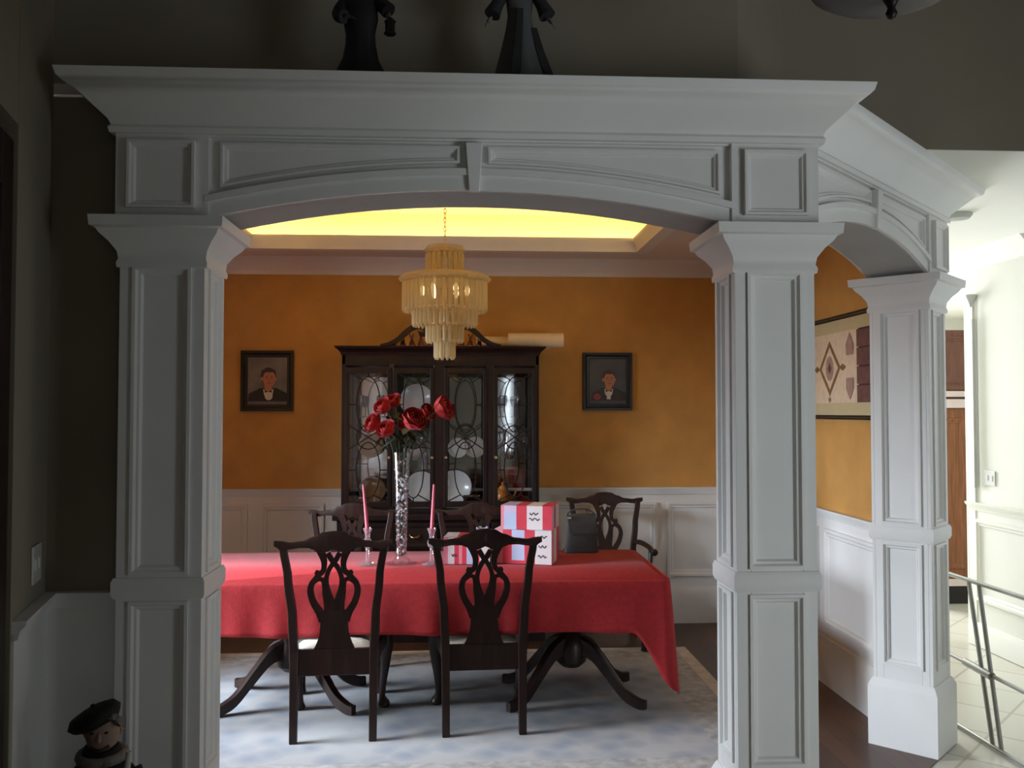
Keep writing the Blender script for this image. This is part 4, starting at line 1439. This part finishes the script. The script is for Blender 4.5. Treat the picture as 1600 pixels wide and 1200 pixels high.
for i, (x, y, z, r, lb) in enumerate((
        (-0.455, 5.15, 1.660, 0.048, 'red rose at the upper left of the tall vase bouquet'),
        (-0.515, 5.19, 1.565, 0.052, 'red rose farthest out on the left side of the bouquet'),
        (-0.432, 5.10, 1.530, 0.050, 'red rose low on the left side of the bouquet, above the vase rim'),
        (-0.275, 5.07, 1.585, 0.062, 'largest red rose, facing out at the front right of the bouquet'),
        (-0.205, 5.22, 1.625, 0.045, 'red rose half hidden behind the largest bloom'),
        (-0.110, 5.16, 1.650, 0.060, 'red rose farthest out on the right side of the bouquet'),
        (-0.405, 5.24, 1.690, 0.044, 'topmost red rose at the back of the bouquet'),
        (-0.330, 5.25, 1.560, 0.050, 'dark red rose at the back centre of the bouquet'))):
    rose(x, y, z, r, lb, 10 + i)

# candlesticks with candles
candle_m = mat('rose_pink_wax', (0.62, 0.13, 0.19), 0.45, var=0.06, scale=20)
wick_m = mat('wick', (0.04, 0.03, 0.03), 0.9, var=0.1)
for x, y, tx, lb, lb2 in ((-0.537, 5.14, -0.026, 'clear crystal candlestick left of the tall vase', 'pink taper candle in the left crystal candlestick'),
                          (-0.174, 5.12, 0.012, 'clear crystal candlestick right of the tall vase', 'pink taper candle in the right crystal candlestick')):
    t = thing('candlestick', lb, 'candlestick', (x, y, ZT_), 0, 'crystal candlesticks beside the vase')
    MB().lathe([(0, 0), (0.052, 0), (0.054, 0.005), (0.03, 0.013), (0.010, 0.022), (0.009, 0.075), (0.012, 0.085), (0.009, 0.092)], (0, 0, 0), 20).build('base', cryst_candle, t, smooth=50)
    MB().lathe([(0.009, 0.09), (0.021, 0.105), (0.026, 0.125), (0.019, 0.145), (0.013, 0.155)], (0, 0, 0), 8).build('faceted_knop', cryst_candle, t)
    MB().lathe([(0.013, 0.153), (0.016, 0.175), (0.027, 0.205), (0.024, 0.207), (0.0125, 0.18), (0, 0.175)], (0, 0, 0), 16).build('cup', cryst_candle, t, smooth=50)
    c = thing('candle', lb2, 'candle', (x, y, ZT_ + 0.178), 0, 'pink candles in crystal candlesticks')
    MB().tube([(0, 0, 0), (tx * 0.5, 0, 0.14), (tx, 0, 0.275)], [0.0115, 0.009, 0.006], 12).build('wax', candle_m, c, smooth=60)
    MB().tube([(tx, 0, 0.274), (tx, 0, 0.284)], 0.0012, 6).build('wick', wick_m, c)

# wrapped gifts
wr = [mat('wrap_red', (0.52, 0.045, 0.07), 0.45, var=0.06, scale=30), mat('wrap_white', (0.62, 0.57, 0.56), 0.5, var=0.03), mat('wrap_blue', (0.40, 0.46, 0.62), 0.5, var=0.05), mat('wrap_lilac', (0.52, 0.42, 0.56), 0.5, var=0.05),
      mat('wrap_ink', (0.06, 0.05, 0.07), 0.6, var=0.1), mat('wrap_pink', (0.66, 0.22, 0.28), 0.5, var=0.06)]


def gift(label, loc, rz, W, D, H, cols, side, topc, scrib):
    """cols: list of (width share, [(height share, material)...]) on the front; mirrored on the back"""
    t = thing('wrapped_gift', label, 'gift box', loc, rz, 'wrapped gifts stacked on the red cloth')
    m = MB()
    m.box(-W / 2, W / 2, -D / 2, D / 2, 0, H, 0)

    def face(o, u, v, n, LW, LH, table):
        x = 0
        tot = sum(c[0] for c in table)
        for wsh, cells in table:
            x1 = x + LW * wsh / tot
            z = 0
            th = sum(c[0] for c in cells)
            for hsh, mi in cells:
                z1 = z + LH * hsh / th
                m.poly(o, u, v, rect(x, x1, z, z1), n, 0.0006, mi)
                z = z1
            x = x1
    face((-W / 2, -D / 2, 0), X_, Z_, -Y_, W, H, cols)
    face((W / 2, D / 2, 0), -X_, Z_, Y_, W, H, cols)
    face((W / 2, -D / 2, 0), Y_, Z_, X_, D, H, side)
    face((-W / 2, D / 2, 0), -Y_, Z_, -X_, D, H, side)
    face((-W / 2, -D / 2, H), X_, Y_, Z_, W, D, topc)
    m.build('wrapped_box', wr, t)
    s_ = MB()
    for (x0, z0, L_, k) in scrib:
        pts = catmull([(x0 + L_ * i / 6, z0 + 0.007 * math.sin(i * 2.1 + k)) for i in range(7)], 4)
        s_.ribbon(pts, 0.006, lambda x, z, sd: V(-W / 2 + x, -D / 2 - 0.0012 + sd * 0.0004, z))
    if scrib:
        s_.build('ink_motif', wr[4], t)
    return t


RZ = math.radians(-16)
g1 = gift('red, white and blue wrapped box at the bottom of the gift stack', (0.375, 5.235, ZT_), RZ, 0.335, 0.24, 0.192,
          [(0.6, [(1, 5)]), (0.6, [(1, 0)]), (0.85, [(0.25, 0), (1, 2), (0.3, 3), (0.9, 2)]), (0.7, [(1, 0)]), (1.1, [(1, 1)])],
          [(0.55, [(1, 5)]), (0.6, [(1, 1)]), (0.6, [(1, 0)])], [(1, [(1, 1)]), (0.6, [(1, 0)]), (1, [(1, 2)])],
          [(0.255, 0.045, 0.05, 0), (0.26, 0.10, 0.045, 1.4), (0.255, 0.155, 0.055, 2.5)])
g2 = gift('red, white and blue wrapped box on top of the gift stack', (0.395, 5.240, ZT_ + 0.1925), RZ, 0.300, 0.22, 0.135,
          [(0.18, [(1, 5)]), (0.72, [(0.8, 2), (0.35, 3)]), (0.6, [(1, 0)]), (0.9, [(1, 1)]), (0.55, [(1, 0)])],
          [(0.4, [(0.7, 2), (0.4, 3)]), (0.5, [(1, 0)]), (0.8, [(1, 1)])], [(0.8, [(1, 3)]), (0.6, [(1, 0)]), (0.8, [(1, 1)]), (0.6, [(1, 0)])],
          [(0.165, 0.06, 0.06, 0.6), (0.17, 0.09, 0.05, 2.2)])
g3 = gift('striped red, white and blue wrapped box at the left end of the gifts', (0.035, 5.235, ZT_), math.radians(-6), 0.265, 0.22, 0.150,
          [(0.35, [(1, 5)]), (0.5, [(1, 1)]), (0.35, [(1, 0)]), (0.25, [(1, 5)]), (0.35, [(1, 0)]), (0.6, [(1, 2)]), (0.4, [(1, 0)]), (0.8, [(1, 1)])],
          [(0.4, [(1, 0)]), (0.8, [(1, 1)]), (0.4, [(1, 0)])], [(0.5, [(1, 1)]), (0.4, [(1, 0)]), (0.5, [(1, 1)]), (0.4, [(1, 5)])],
          [(0.045, 0.05, 0.03, 0.6)])
# bow lying on the left gift
bow = thing('gift_bow', 'white and pale blue ribbon bow lying on the left wrapped box', 'bow', (0.118, 5.20, ZT_ + 0.1515))
bw = MB()
for k in range(9):
    a = 2 * PI * k / 9
    lo = []
    tl = 0.9 if k % 2 else 0.5
    for i in range(9):
        tt = i / 8 * 2 * PI
        q = 0.022 + 0.018 * math.cos(tt + PI)
        zz = 0.016 + 0.012 * math.sin(tt) + tl * q * 0.9 - 0.003
        lo.append((q, max(zz, 0.001)))
    cA, sA = math.cos(a), math.sin(a)
    bw.loops([[V(cA * q - sA * w_, sA * q + cA * w_, z) for w_ in (-0.009, 0.009)] for q, z in lo], False, False, mi=k % 2)
bw.build('loops', [wr[1], wr[2]], bow, smooth=70)

# dark bag on the far edge of the table
bagm = mat('dark_grey_fabric', (0.035, 0.035, 0.038), 0.8, var=0.15, scale=25, bump=0.1, bscale=200)
bg = thing('bag', 'dark grey bag with shiny clasp standing on the red cloth right of the gifts', 'bag', (0.735, 5.535, ZT_))
bg.scale = (0.74, 0.74, 0.56)
bb = MB()
ls = []
for i in range(9):
    z = 0.41 * i / 8
    q = math.sin(PI * min(1, 0.12 + 0.8 * i / 8)) * 0.6 + 0.4
    wv = lerp(0.145, 0.115, i / 8)
    dv = 0.055 * q * (1 - 0.45 * i / 8)
    yo = 0.055 * i / 8
    ls.append([V(wv * math.copysign(abs(math.cos(a)) ** 0.5, math.cos(a)) + 0.012 * i / 8, yo + dv * math.copysign(abs(math.sin(a)) ** 0.6, math.sin(a)), z) for a in [2 * PI * k / 20 for k in range(20)]])
bb.loops(ls)
bb.build('body', bagm, bg, smooth=60)
MB().loops([[V(x_, 0.055 * (z_ / 0.41) - lerp(0.056, 0.034, z_ / 0.41) - d_, z_) for x_, z_ in ((-0.12, 0.40), (0.125, 0.40), (0.11, 0.20), (-0.10, 0.20))] for d_ in (0, 0.008)]).build('flap', bagm, bg)
MB().obox((-0.105, 0.0, 0.375), X_, Z_, -Y_, (-0.018, 0.018), (-0.012, 0.012), (-0.01, 0.012)).build('clasp', silver, bg, bevel=0.003)
P = [(0.115 * math.cos(a), 0.055, 0.395 + 0.07 * math.sin(a)) for a in [PI * i / 10 for i in range(11)]]
MB().tube(P, 0.008, 8).build('handle', bagm, bg, smooth=60)


# ================================================================== figures
def capsule_hand(m, wrist, d, s, mi):
    """small mitten-free hand: palm and five fingers"""
    d = Vector(d).normalized()
    sd = d.cross(Z_)
    if sd.length < 0.1:
        sd = V(1, 0, 0)
    sd.normalize()
    wv = Vector(wrist)
    m.tube([wv, wv + d * 0.4 * s, wv + d * 0.75 * s], [0.16 * s, 0.24 * s, 0.2 * s], 8, mi)
    for k, (off, L_) in enumerate(((-0.21, 0.62), (-0.07, 0.72), (0.07, 0.68), (0.2, 0.52))):
        b0 = wv + d * 0.68 * s + sd * off * s
        m.tube([b0, b0 + d * L_ * 0.6 * s - Z_ * 0.08 * s, b0 + d * L_ * s - Z_ * 0.25 * s], [0.075 * s, 0.07 * s, 0.05 * s], 6, mi)
    b0 = wv + d * 0.25 * s + sd * 0.2 * s
    m.tube([b0, b0 + d * 0.3 * s + sd * 0.22 * s, b0 + d * 0.5 * s + sd * 0.24 * s], [0.085 * s, 0.075 * s, 0.05 * s], 6, mi)


def limb(path, radii, cloth, parent, wrist, d, s, skin):
    MB().tube(catmull(path, 4), [interp(i / 8, [(0, radii[0]), (0.5, radii[1]), (1, radii[2])]) for i in range(9)], 12).build('sleeve', cloth, parent, smooth=60)
    m = MB()
    capsule_hand(m, wrist, d, s, 0)
    m.build('hand', skin, parent, smooth=60)


def head_mesh(r, skin, name, parent, c):
    m = MB()
    prof = []
    for i in range(15):
        a = PI * i / 14
        prof.append((max(0.001, r * math.sin(a) * (0.82 if a < PI / 2 else 0.82 + 0.06 * math.sin(a))), -1.22 * r * math.cos(a)))
    m.lathe(prof, c, 20)
    cz = Vector(c)
    # nose and ears
    m.tube([cz + V(0, -0.80 * r, 0.22 * r), cz + V(0, -0.98 * r, -0.12 * r), cz + V(0, -0.84 * r, -0.24 * r)], [0.07 * r, 0.14 * r, 0.09 * r], 8)
    for sx in (-1, 1):
        m.tube([cz + V(sx * 0.78 * r, 0.02 * r, 0.18 * r), cz + V(sx * 0.92 * r, 0.03 * r, 0.1 * r), cz + V(sx * 0.82 * r, 0.0, -0.2 * r)], [0.08 * r, 0.12 * r, 0.06 * r], 6)
    return m.build(name, skin, parent, smooth=60)


LEDGE = 2.7495
dark_robe = mat('black_robe', (0.010, 0.009, 0.010), 0.6, var=0.3, scale=15)
dark_skin = mat('dusky_face', (0.10, 0.07, 0.055), 0.6, var=0.1)
grey_robe = mat('grey_robe', (0.085, 0.085, 0.088), 0.7, var=0.15, scale=12)
grey_skin = mat('pale_grey_face', (0.16, 0.15, 0.14), 0.6, var=0.1)
dkgrey = mat('charcoal_sash', (0.022, 0.022, 0.023), 0.7, var=0.2)

# dark figurine on the ledge
f1 = thing('figurine', 'black robed figurine standing on the left part of the white ledge', 'figurine', (-0.362, 3.14, LEDGE))
MB().lathe([(0.0, 0), (0.088, 0), (0.089, 0.03), (0.083, 0.075), (0.062, 0.115), (0.052, 0.17), (0.052, 0.21), (0.062, 0.26), (0.060, 0.31), (0.048, 0.345), (0.022, 0.365), (0.018, 0.39), (0.0, 0.39)], (0, 0, 0), 28,
           sy=0.75, wob=lambda a, z: 1 + 0.05 * math.sin(a * 7 + z * 9) * (z < 0.2)).build('robe', dark_robe, f1, smooth=60)
limb([(0.048, 0, 0.335), (0.082, -0.01, 0.305), (0.10, -0.02, 0.285)], [0.024, 0.026, 0.028], dark_robe, f1, (0.10, -0.02, 0.278), (0.2, -0.3, -1), 0.03, dark_skin)
limb([(-0.048, 0, 0.325), (-0.072, -0.02, 0.27), (-0.05, -0.045, 0.25)], [0.024, 0.026, 0.024], dark_robe, f1, (-0.05, -0.048, 0.248), (1, -0.4, -0.1), 0.03, dark_skin)
MB().lathe([(0, 0), (0.020, 0), (0.022, 0.006), (0.017, 0.012), (0.017, 0.04), (0.022, 0.046), (0.010, 0.058), (0, 0.062)], (0.106, -0.026, 0.198), 6).build('lantern', iron, f1)
head_mesh(0.036, dark_skin, 'head', f1, (0, 0, 0.425))
MB().lathe([(0.034, 0.44), (0.042, 0.445), (0.036, 0.47), (0.020, 0.52), (0.004, 0.56), (0, 0.562)], (0, 0.004, 0), 16).build('hat', dark_robe, f1, smooth=60)

# grey figurine on the ledge
f2 = thing('figurine', 'grey robed figurine with spread arms standing at the middle of the white ledge', 'figurine', (0.200, 3.15, LEDGE))
MB().lathe([(0.0, 0), (0.105, 0), (0.106, 0.01), (0.085, 0.09), (0.066, 0.17), (0.050, 0.24), (0.042, 0.29), (0.048, 0.34), (0.050, 0.38), (0.038, 0.41), (0.016, 0.425), (0.015, 0.45), (0, 0.45)], (0, 0, 0), 36,
           sy=0.7, wob=lambda a, z: 1 + 0.07 * math.sin(a * 9 + 1) * max(0, 1 - z / 0.3)).build('robe', grey_robe, f2, smooth=60)
for sx in (-1, 1):
    limb([(sx * 0.04, 0, 0.395), (sx * 0.075, -0.01, 0.335), (sx * 0.098, -0.02, 0.285)], [0.018, 0.022, 0.03], dkgrey, f2, (sx * 0.100, -0.022, 0.275), (sx * 0.6, -0.2, -0.8), 0.03, grey_skin)
ss_ = MB()
c = catmull([(0.0, -0.040, 0.30, 0.022), (-0.006, -0.056, 0.2, 0.026), (-0.018, -0.074, 0.06, 0.034), (-0.03, -0.082, 0.006, 0.03)], 5)
ss_.loops([[V(x - w_ / 2, y - 0.004, z), V(x + w_ / 2, y - 0.004, z), V(x + w_ / 2, y + 0.02, z), V(x - w_ / 2, y + 0.02, z)] for x, y, z, w_ in c])
c = catmull([(0.05, -0.02, 0.24, 0.02), (0.07, -0.03, 0.16, 0.026), (0.095, -0.03, 0.09, 0.03), (0.118, -0.03, 0.05, 0.014)], 5)
ss_.loops([[V(x - w_ / 2, y - 0.004, z), V(x + w_ / 2, y - 0.004, z), V(x + w_ / 2, y + 0.006, z), V(x - w_ / 2, y + 0.006, z)] for x, y, z, w_ in c])
ss_.build('sash', dkgrey, f2, smooth=50)
head_mesh(0.034, grey_skin, 'head', f2, (0, 0, 0.485))
MB().lathe([(0.03, 0.455), (0.037, 0.475), (0.036, 0.51), (0.022, 0.532), (0, 0.536)], (0, 0.008, 0), 16).build('hair', dkgrey, f2, smooth=60)

# doll with a beret by the left column
dl = thing('doll', 'standing doll in a black beret and dark coat holding a white stick, bottom left corner', 'doll', (-1.076, 2.78, 0.0), math.radians(10))
coat = mat('black_coat', (0.008, 0.008, 0.008), 0.8, var=0.3, scale=20)
doll_skin = mat('doll_skin', (0.33, 0.22, 0.18), 0.7, var=0.1, scale=20)
wool = mat('grey_wool', (0.22, 0.20, 0.19), 0.9, var=0.15, scale=60, bump=0.3, bscale=150)
MB().lathe([(0, 0.03), (0.11, 0.03), (0.112, 0.05), (0.10, 0.18), (0.088, 0.32), (0.092, 0.42), (0.102, 0.50), (0.092, 0.555), (0.06, 0.592), (0.03, 0.605), (0, 0.605)], (0, 0, 0), 32, sy=0.75,
           wob=lambda a, z: 1 + 0.04 * math.sin(a * 8) * (z < 0.3)).build('coat', coat, dl, smooth=60)
for sx in (-1, 1):
    MB().lathe([(0, 0), (0.03, 0), (0.034, 0.02), (0.026, 0.045), (0, 0.05)], (sx * 0.045, -0.03, 0), 14, sy=1.6).build('shoe', black_frame, dl, smooth=60)
limb([(0.082, 0, 0.555), (0.115, -0.03, 0.47), (0.088, -0.085, 0.50)], [0.03, 0.032, 0.028], coat, dl, (0.084, -0.092, 0.505), (-0.2, -0.6, 0.6), 0.036, doll_skin)
limb([(-0.082, 0, 0.555), (-0.118, -0.02, 0.46), (-0.10, -0.055, 0.38)], [0.03, 0.032, 0.028], coat, dl, (-0.10, -0.058, 0.37), (0, -0.2, -1), 0.036, doll_skin)
MB().tube([(0.074, -0.112, 0.47), (0.085, -0.112, 0.56), (0.094, -0.112, 0.645)], [0.009, 0.009, 0.008], 10).build('stick', mat('white_wax', (0.62, 0.62, 0.60), 0.6, var=0.05), dl, smooth=60)
hd = head_mesh(0.058, doll_skin, 'head', dl, (0, 0, 0.670))
fc = MB()
for sx in (-1, 1):
    fc.lathe([(0, -0.004), (0.006, -0.002), (0.006, 0.002), (0, 0.004)], (sx * 0.02, -0.0465, 0.682), 8)
fc.build('eyes', black_frame, hd, smooth=60)
MB().ribbon(catmull([(-0.026, 0.640), (0, 0.628), (0.026, 0.640)], 6), 0.007, lambda x, z, sd: V(x, -0.046 + abs(x) * 0.3 + sd * 0.003, z)).build('mouth', mat('doll_mouth', (0.05, 0.02, 0.02), 0.6, var=0.1), hd)
hr = MB()
for k in range(9):
    a = PI * (0.0 + k / 8)
    hr.tube([(0.046 * math.cos(a), -0.035 + 0.02 * math.sin(a) * 0, 0.70 + 0.018 * math.sin(a)), (0.054 * math.cos(a), -0.024, 0.712 + 0.02 * math.sin(a))], [0.013, 0.012], 8)
hr.build('hair', wool, dl, smooth=60)
be = MB()
be.lathe([(0, -0.012), (0.05, -0.012), (0.058, -0.006), (0.078, 0.008), (0.088, 0.026), (0.074, 0.048), (0.04, 0.058), (0.008, 0.060), (0.006, 0.070), (0, 0.071)], (0, 0, 0), 28, wob=lambda a, z: 1 + 0.12 * math.cos(a - PI) * (z > 0.005))
bo = be.build('beret', coat, dl, smooth=60)
bo.location = (-0.008, 0.010, 0.697)
bo.scale = (0.90, 0.90, 0.85)
bo.rotation_euler = (0, math.radians(-24), 0)
P = [(0.040 * math.cos(a), 0.036 * math.sin(a) - 0.012, 0.622 + 0.010 * math.sin(a)) for a in [2 * PI * k / 20 for k in range(20)]]
MB().tube(P, 0.014, 8, wrap=True).build('scarf', coat, dl, smooth=60)
P = [(0.060 * math.cos(a), 0.060 * math.sin(a) * 0.9 - 0.004, 0.604 + 0.006 * math.sin(a)) for a in [2 * PI * k / 20 for k in range(20)]]
MB().tube(P, 0.016, 8, wrap=True).build('collar', wool, dl, smooth=60)

# ================================================================== foyer fittings
pn = thing('pendant_light', 'dark bowl pendant with a bottom finial hanging in the upper right', 'pendant light', (1.190, 2.40, 2.72))
MB().lathe([(0, 0), (0.010, 0.004), (0.016, 0.018), (0.010, 0.032), (0.014, 0.042), (0.022, 0.056), (0.02, 0.066)], (0, 0, 0), 16).build('finial', iron, pn, smooth=60)
MB().lathe([(0, 0.058), (0.10, 0.060), (0.165, 0.074), (0.215, 0.105), (0.235, 0.15), (0.228, 0.15), (0.205, 0.112), (0.155, 0.084), (0, 0.07)], (0, 0, 0), 32).build('bowl', mat('amber_grey_glass', (0.06, 0.05, 0.045), 0.5, var=0.25, scale=10), pn, smooth=60)
MB().tube([(0.232 * math.cos(2 * PI * k / 32), 0.232 * math.sin(2 * PI * k / 32), 0.152) for k in range(32)], 0.009, 8, wrap=True).build('rim', iron, pn, smooth=60)
for k in range(3):
    a = 2 * PI * k / 3
    MB().tube([(0.228 * math.cos(a), 0.228 * math.sin(a), 0.155), (0.02 * math.cos(a), 0.02 * math.sin(a), 0.60)], 0.006, 6).build('arm', iron, pn, smooth=60)
MB().tube([(0, 0, 0.07), (0, 0, 2.47)], 0.008, 8).build('rod', iron, pn, smooth=60)
MB().lathe([(0, 2.478), (0.07, 2.478), (0.06, 2.455), (0.012, 2.44), (0, 2.44)], (0, 0, 0), 20).build('ceiling_canopy', iron, pn, smooth=50)


def switch(label, o, u, n, wdt=0.115, hgt=0.12):
    u, n = V(*u), V(*n)
    t = thing('light_switch', label, 'light switch', o, 0, 'wall switch plates')
    MB().obox((0, 0, 0), u, Z_, n, (-wdt / 2, wdt / 2), (-hgt / 2, hgt / 2), (0, 0.007)).build('plate', china, t, bevel=0.002)
    for k in (-1, 1):
        MB().obox((0, 0, 0), u, Z_, n, (k * 0.025 - 0.009, k * 0.025 + 0.009), (-0.018, 0.018), (0.007, 0.011)).build('toggle', china, t)


uw = V(-0.095, 0.40, 0).normalized()
nw = V(uw.y, -uw.x, 0)
pw = V(-1.365, 2.85, 0) + uw * 0.235 + Z_ * 1.125 + nw * 0.001
switch('white switch plate on the dark foyer wall at far left', pw[:], uw[:], nw[:], 0.12, 0.125)
switch('white switch plate on the bright hall wall at far right', (HX - 0.001, 5.945, 1.175), (0, -1, 0), (-1, 0, 0), 0.12, 0.10)

# hall: tall wooden cabinet, wall strip, ceiling fixture, tube frame
hw_wood = mat('orange_brown_wood', (0.20, 0.075, 0.028), 0.4, var=0.3, scale=6, stretch=(10, 10, 0.7))
hw_dark = mat('brown_panel_wood', (0.13, 0.055, 0.035), 0.45, var=0.2, scale=6, stretch=(6, 6, 1))
pinkish = mat('pale_stone', (0.62, 0.52, 0.50), 0.4, var=0.05)
tcab = thing('tall_cupboard', 'tall brown wooden cupboard glimpsed at the end of the bright hall', 'cupboard', (4.35, 7.46, 0))
MB().box(-0.5, 0.5, 0, 0.5, 0.0, 2.33).build('carcass', hw_dark, tcab, bevel=0.004)
MB().box(-0.49, 0.49, -0.02, 0, 1.815, 2.325).mold((-0.49, -0.02, 0), X_, Z_, -Y_, rect(0.06, 0.92, 1.87, 2.27), 0.04, 0.012).build('upper_door', hw_dark, tcab)
MB().box(-0.5, 0.5, -0.035, 0, 1.755, 1.805).box(-0.5, 0.5, -0.05, 0, 1.66, 1.735).build('rail', pinkish, tcab, bevel=0.003)
for x0 in (-0.49, 0.005):
    dd = MB().box(x0, x0 + 0.485, -0.02, 0, 0.215, 1.655)
    dd.mold((x0, -0.02, 0), X_, Z_, -Y_, rect(0.07, 0.415, 0.30, 1.57), 0.04, 0.012)
    do = dd.build('door', hw_wood, tcab)
    MB().box(x0 + (0.45 if x0 < -0.1 else 0.03), x0 + (0.462 if x0 < -0.1 else 0.042), -0.045, -0.02, 0.9, 1.05).build('handle', iron, do)
MB().box(-0.5, 0.5, -0.03, 0, 0.15, 0.21).build('lower_rail', pinkish, tcab)
MB().box(-0.5, 0.5, -0.012, 0, 0.0, 0.148).build('kick_plate', black_frame, tcab)

strip = thing('wall_fixture', 'slim pale strip with a flared cap on the bright hall wall edge', 'wall fixture', (HX - 0.016, 6.088, 1.10))
gp = mat('pale_grey_plastic', (0.50, 0.50, 0.47), 0.5, var=0.03)
MB().box(-0.02, 0.002, -0.012, 0.012, 0, 1.18).build('strip', gp, strip, bevel=0.003)
MB().tube([(-0.008, 0, 1.18), (-0.008, 0, 1.27)], 0.005, 8).build('rod', gp, strip, smooth=60)
MB().lathe([(0.004, 1.262), (0.016, 1.29), (0.036, 1.335), (0.036, 1.35), (0, 1.352)], (-0.022, 0, 0), 16).build('cap', gp, strip, smooth=50)

fx = MB().lathe([(0, 0), (0.075, 0), (0.075, -0.012), (0.06, -0.03), (0.02, -0.035), (0, -0.035)], (0, 0, 0), 24).build('ceiling_fixture', [mat('grey_plastic', (0.42, 0.43, 0.40), 0.5, var=0.03)], None, smooth=40)
fx.location = (2.80, 4.90, ZH)
tag(fx, 'small round fixture on the bright hall ceiling beside the far post', 'ceiling fixture')

fr = thing('metal_frame', 'grey metal tube frame standing in the bright hall beside the far post', 'metal frame', (2.58, 4.30, 0))
R_ = 0.011
MB().tube([(-0.02, 0.46, 0.775), (0.0, -0.9, 0.775)], R_, 10).build('top_rail', rail_metal, fr, smooth=60)
MB().tube([(-0.02, 0.46, 0.355), (0.0, -0.9, 0.335)], R_ * 0.9, 10).build('middle_rail', rail_metal, fr, smooth=60)
MB().tube([(-0.02, 0.40, 0.010), (0.0, -0.9, 0.010)], R_ * 0.9, 10).build('bottom_rail', rail_metal, fr, smooth=60)
for y0, y1 in ((0.140, -0.035), (0.050, -0.105)):
    MB().tube([(-0.016, y0, 0.775), (-0.008, y1, 0.010)], R_, 10).build('upright', rail_metal, fr, smooth=60)
MB().tube([(-0.016, 0.18, 0.352), (-0.016, -0.05, 0.346)], 0.020, 10).build('clamp', rail_metal, fr, smooth=60)
MB().tube([(0.0, -0.9, 0.0), (0.0, -0.9, 0.787)], R_, 10).build('upright', rail_metal, fr, smooth=60)
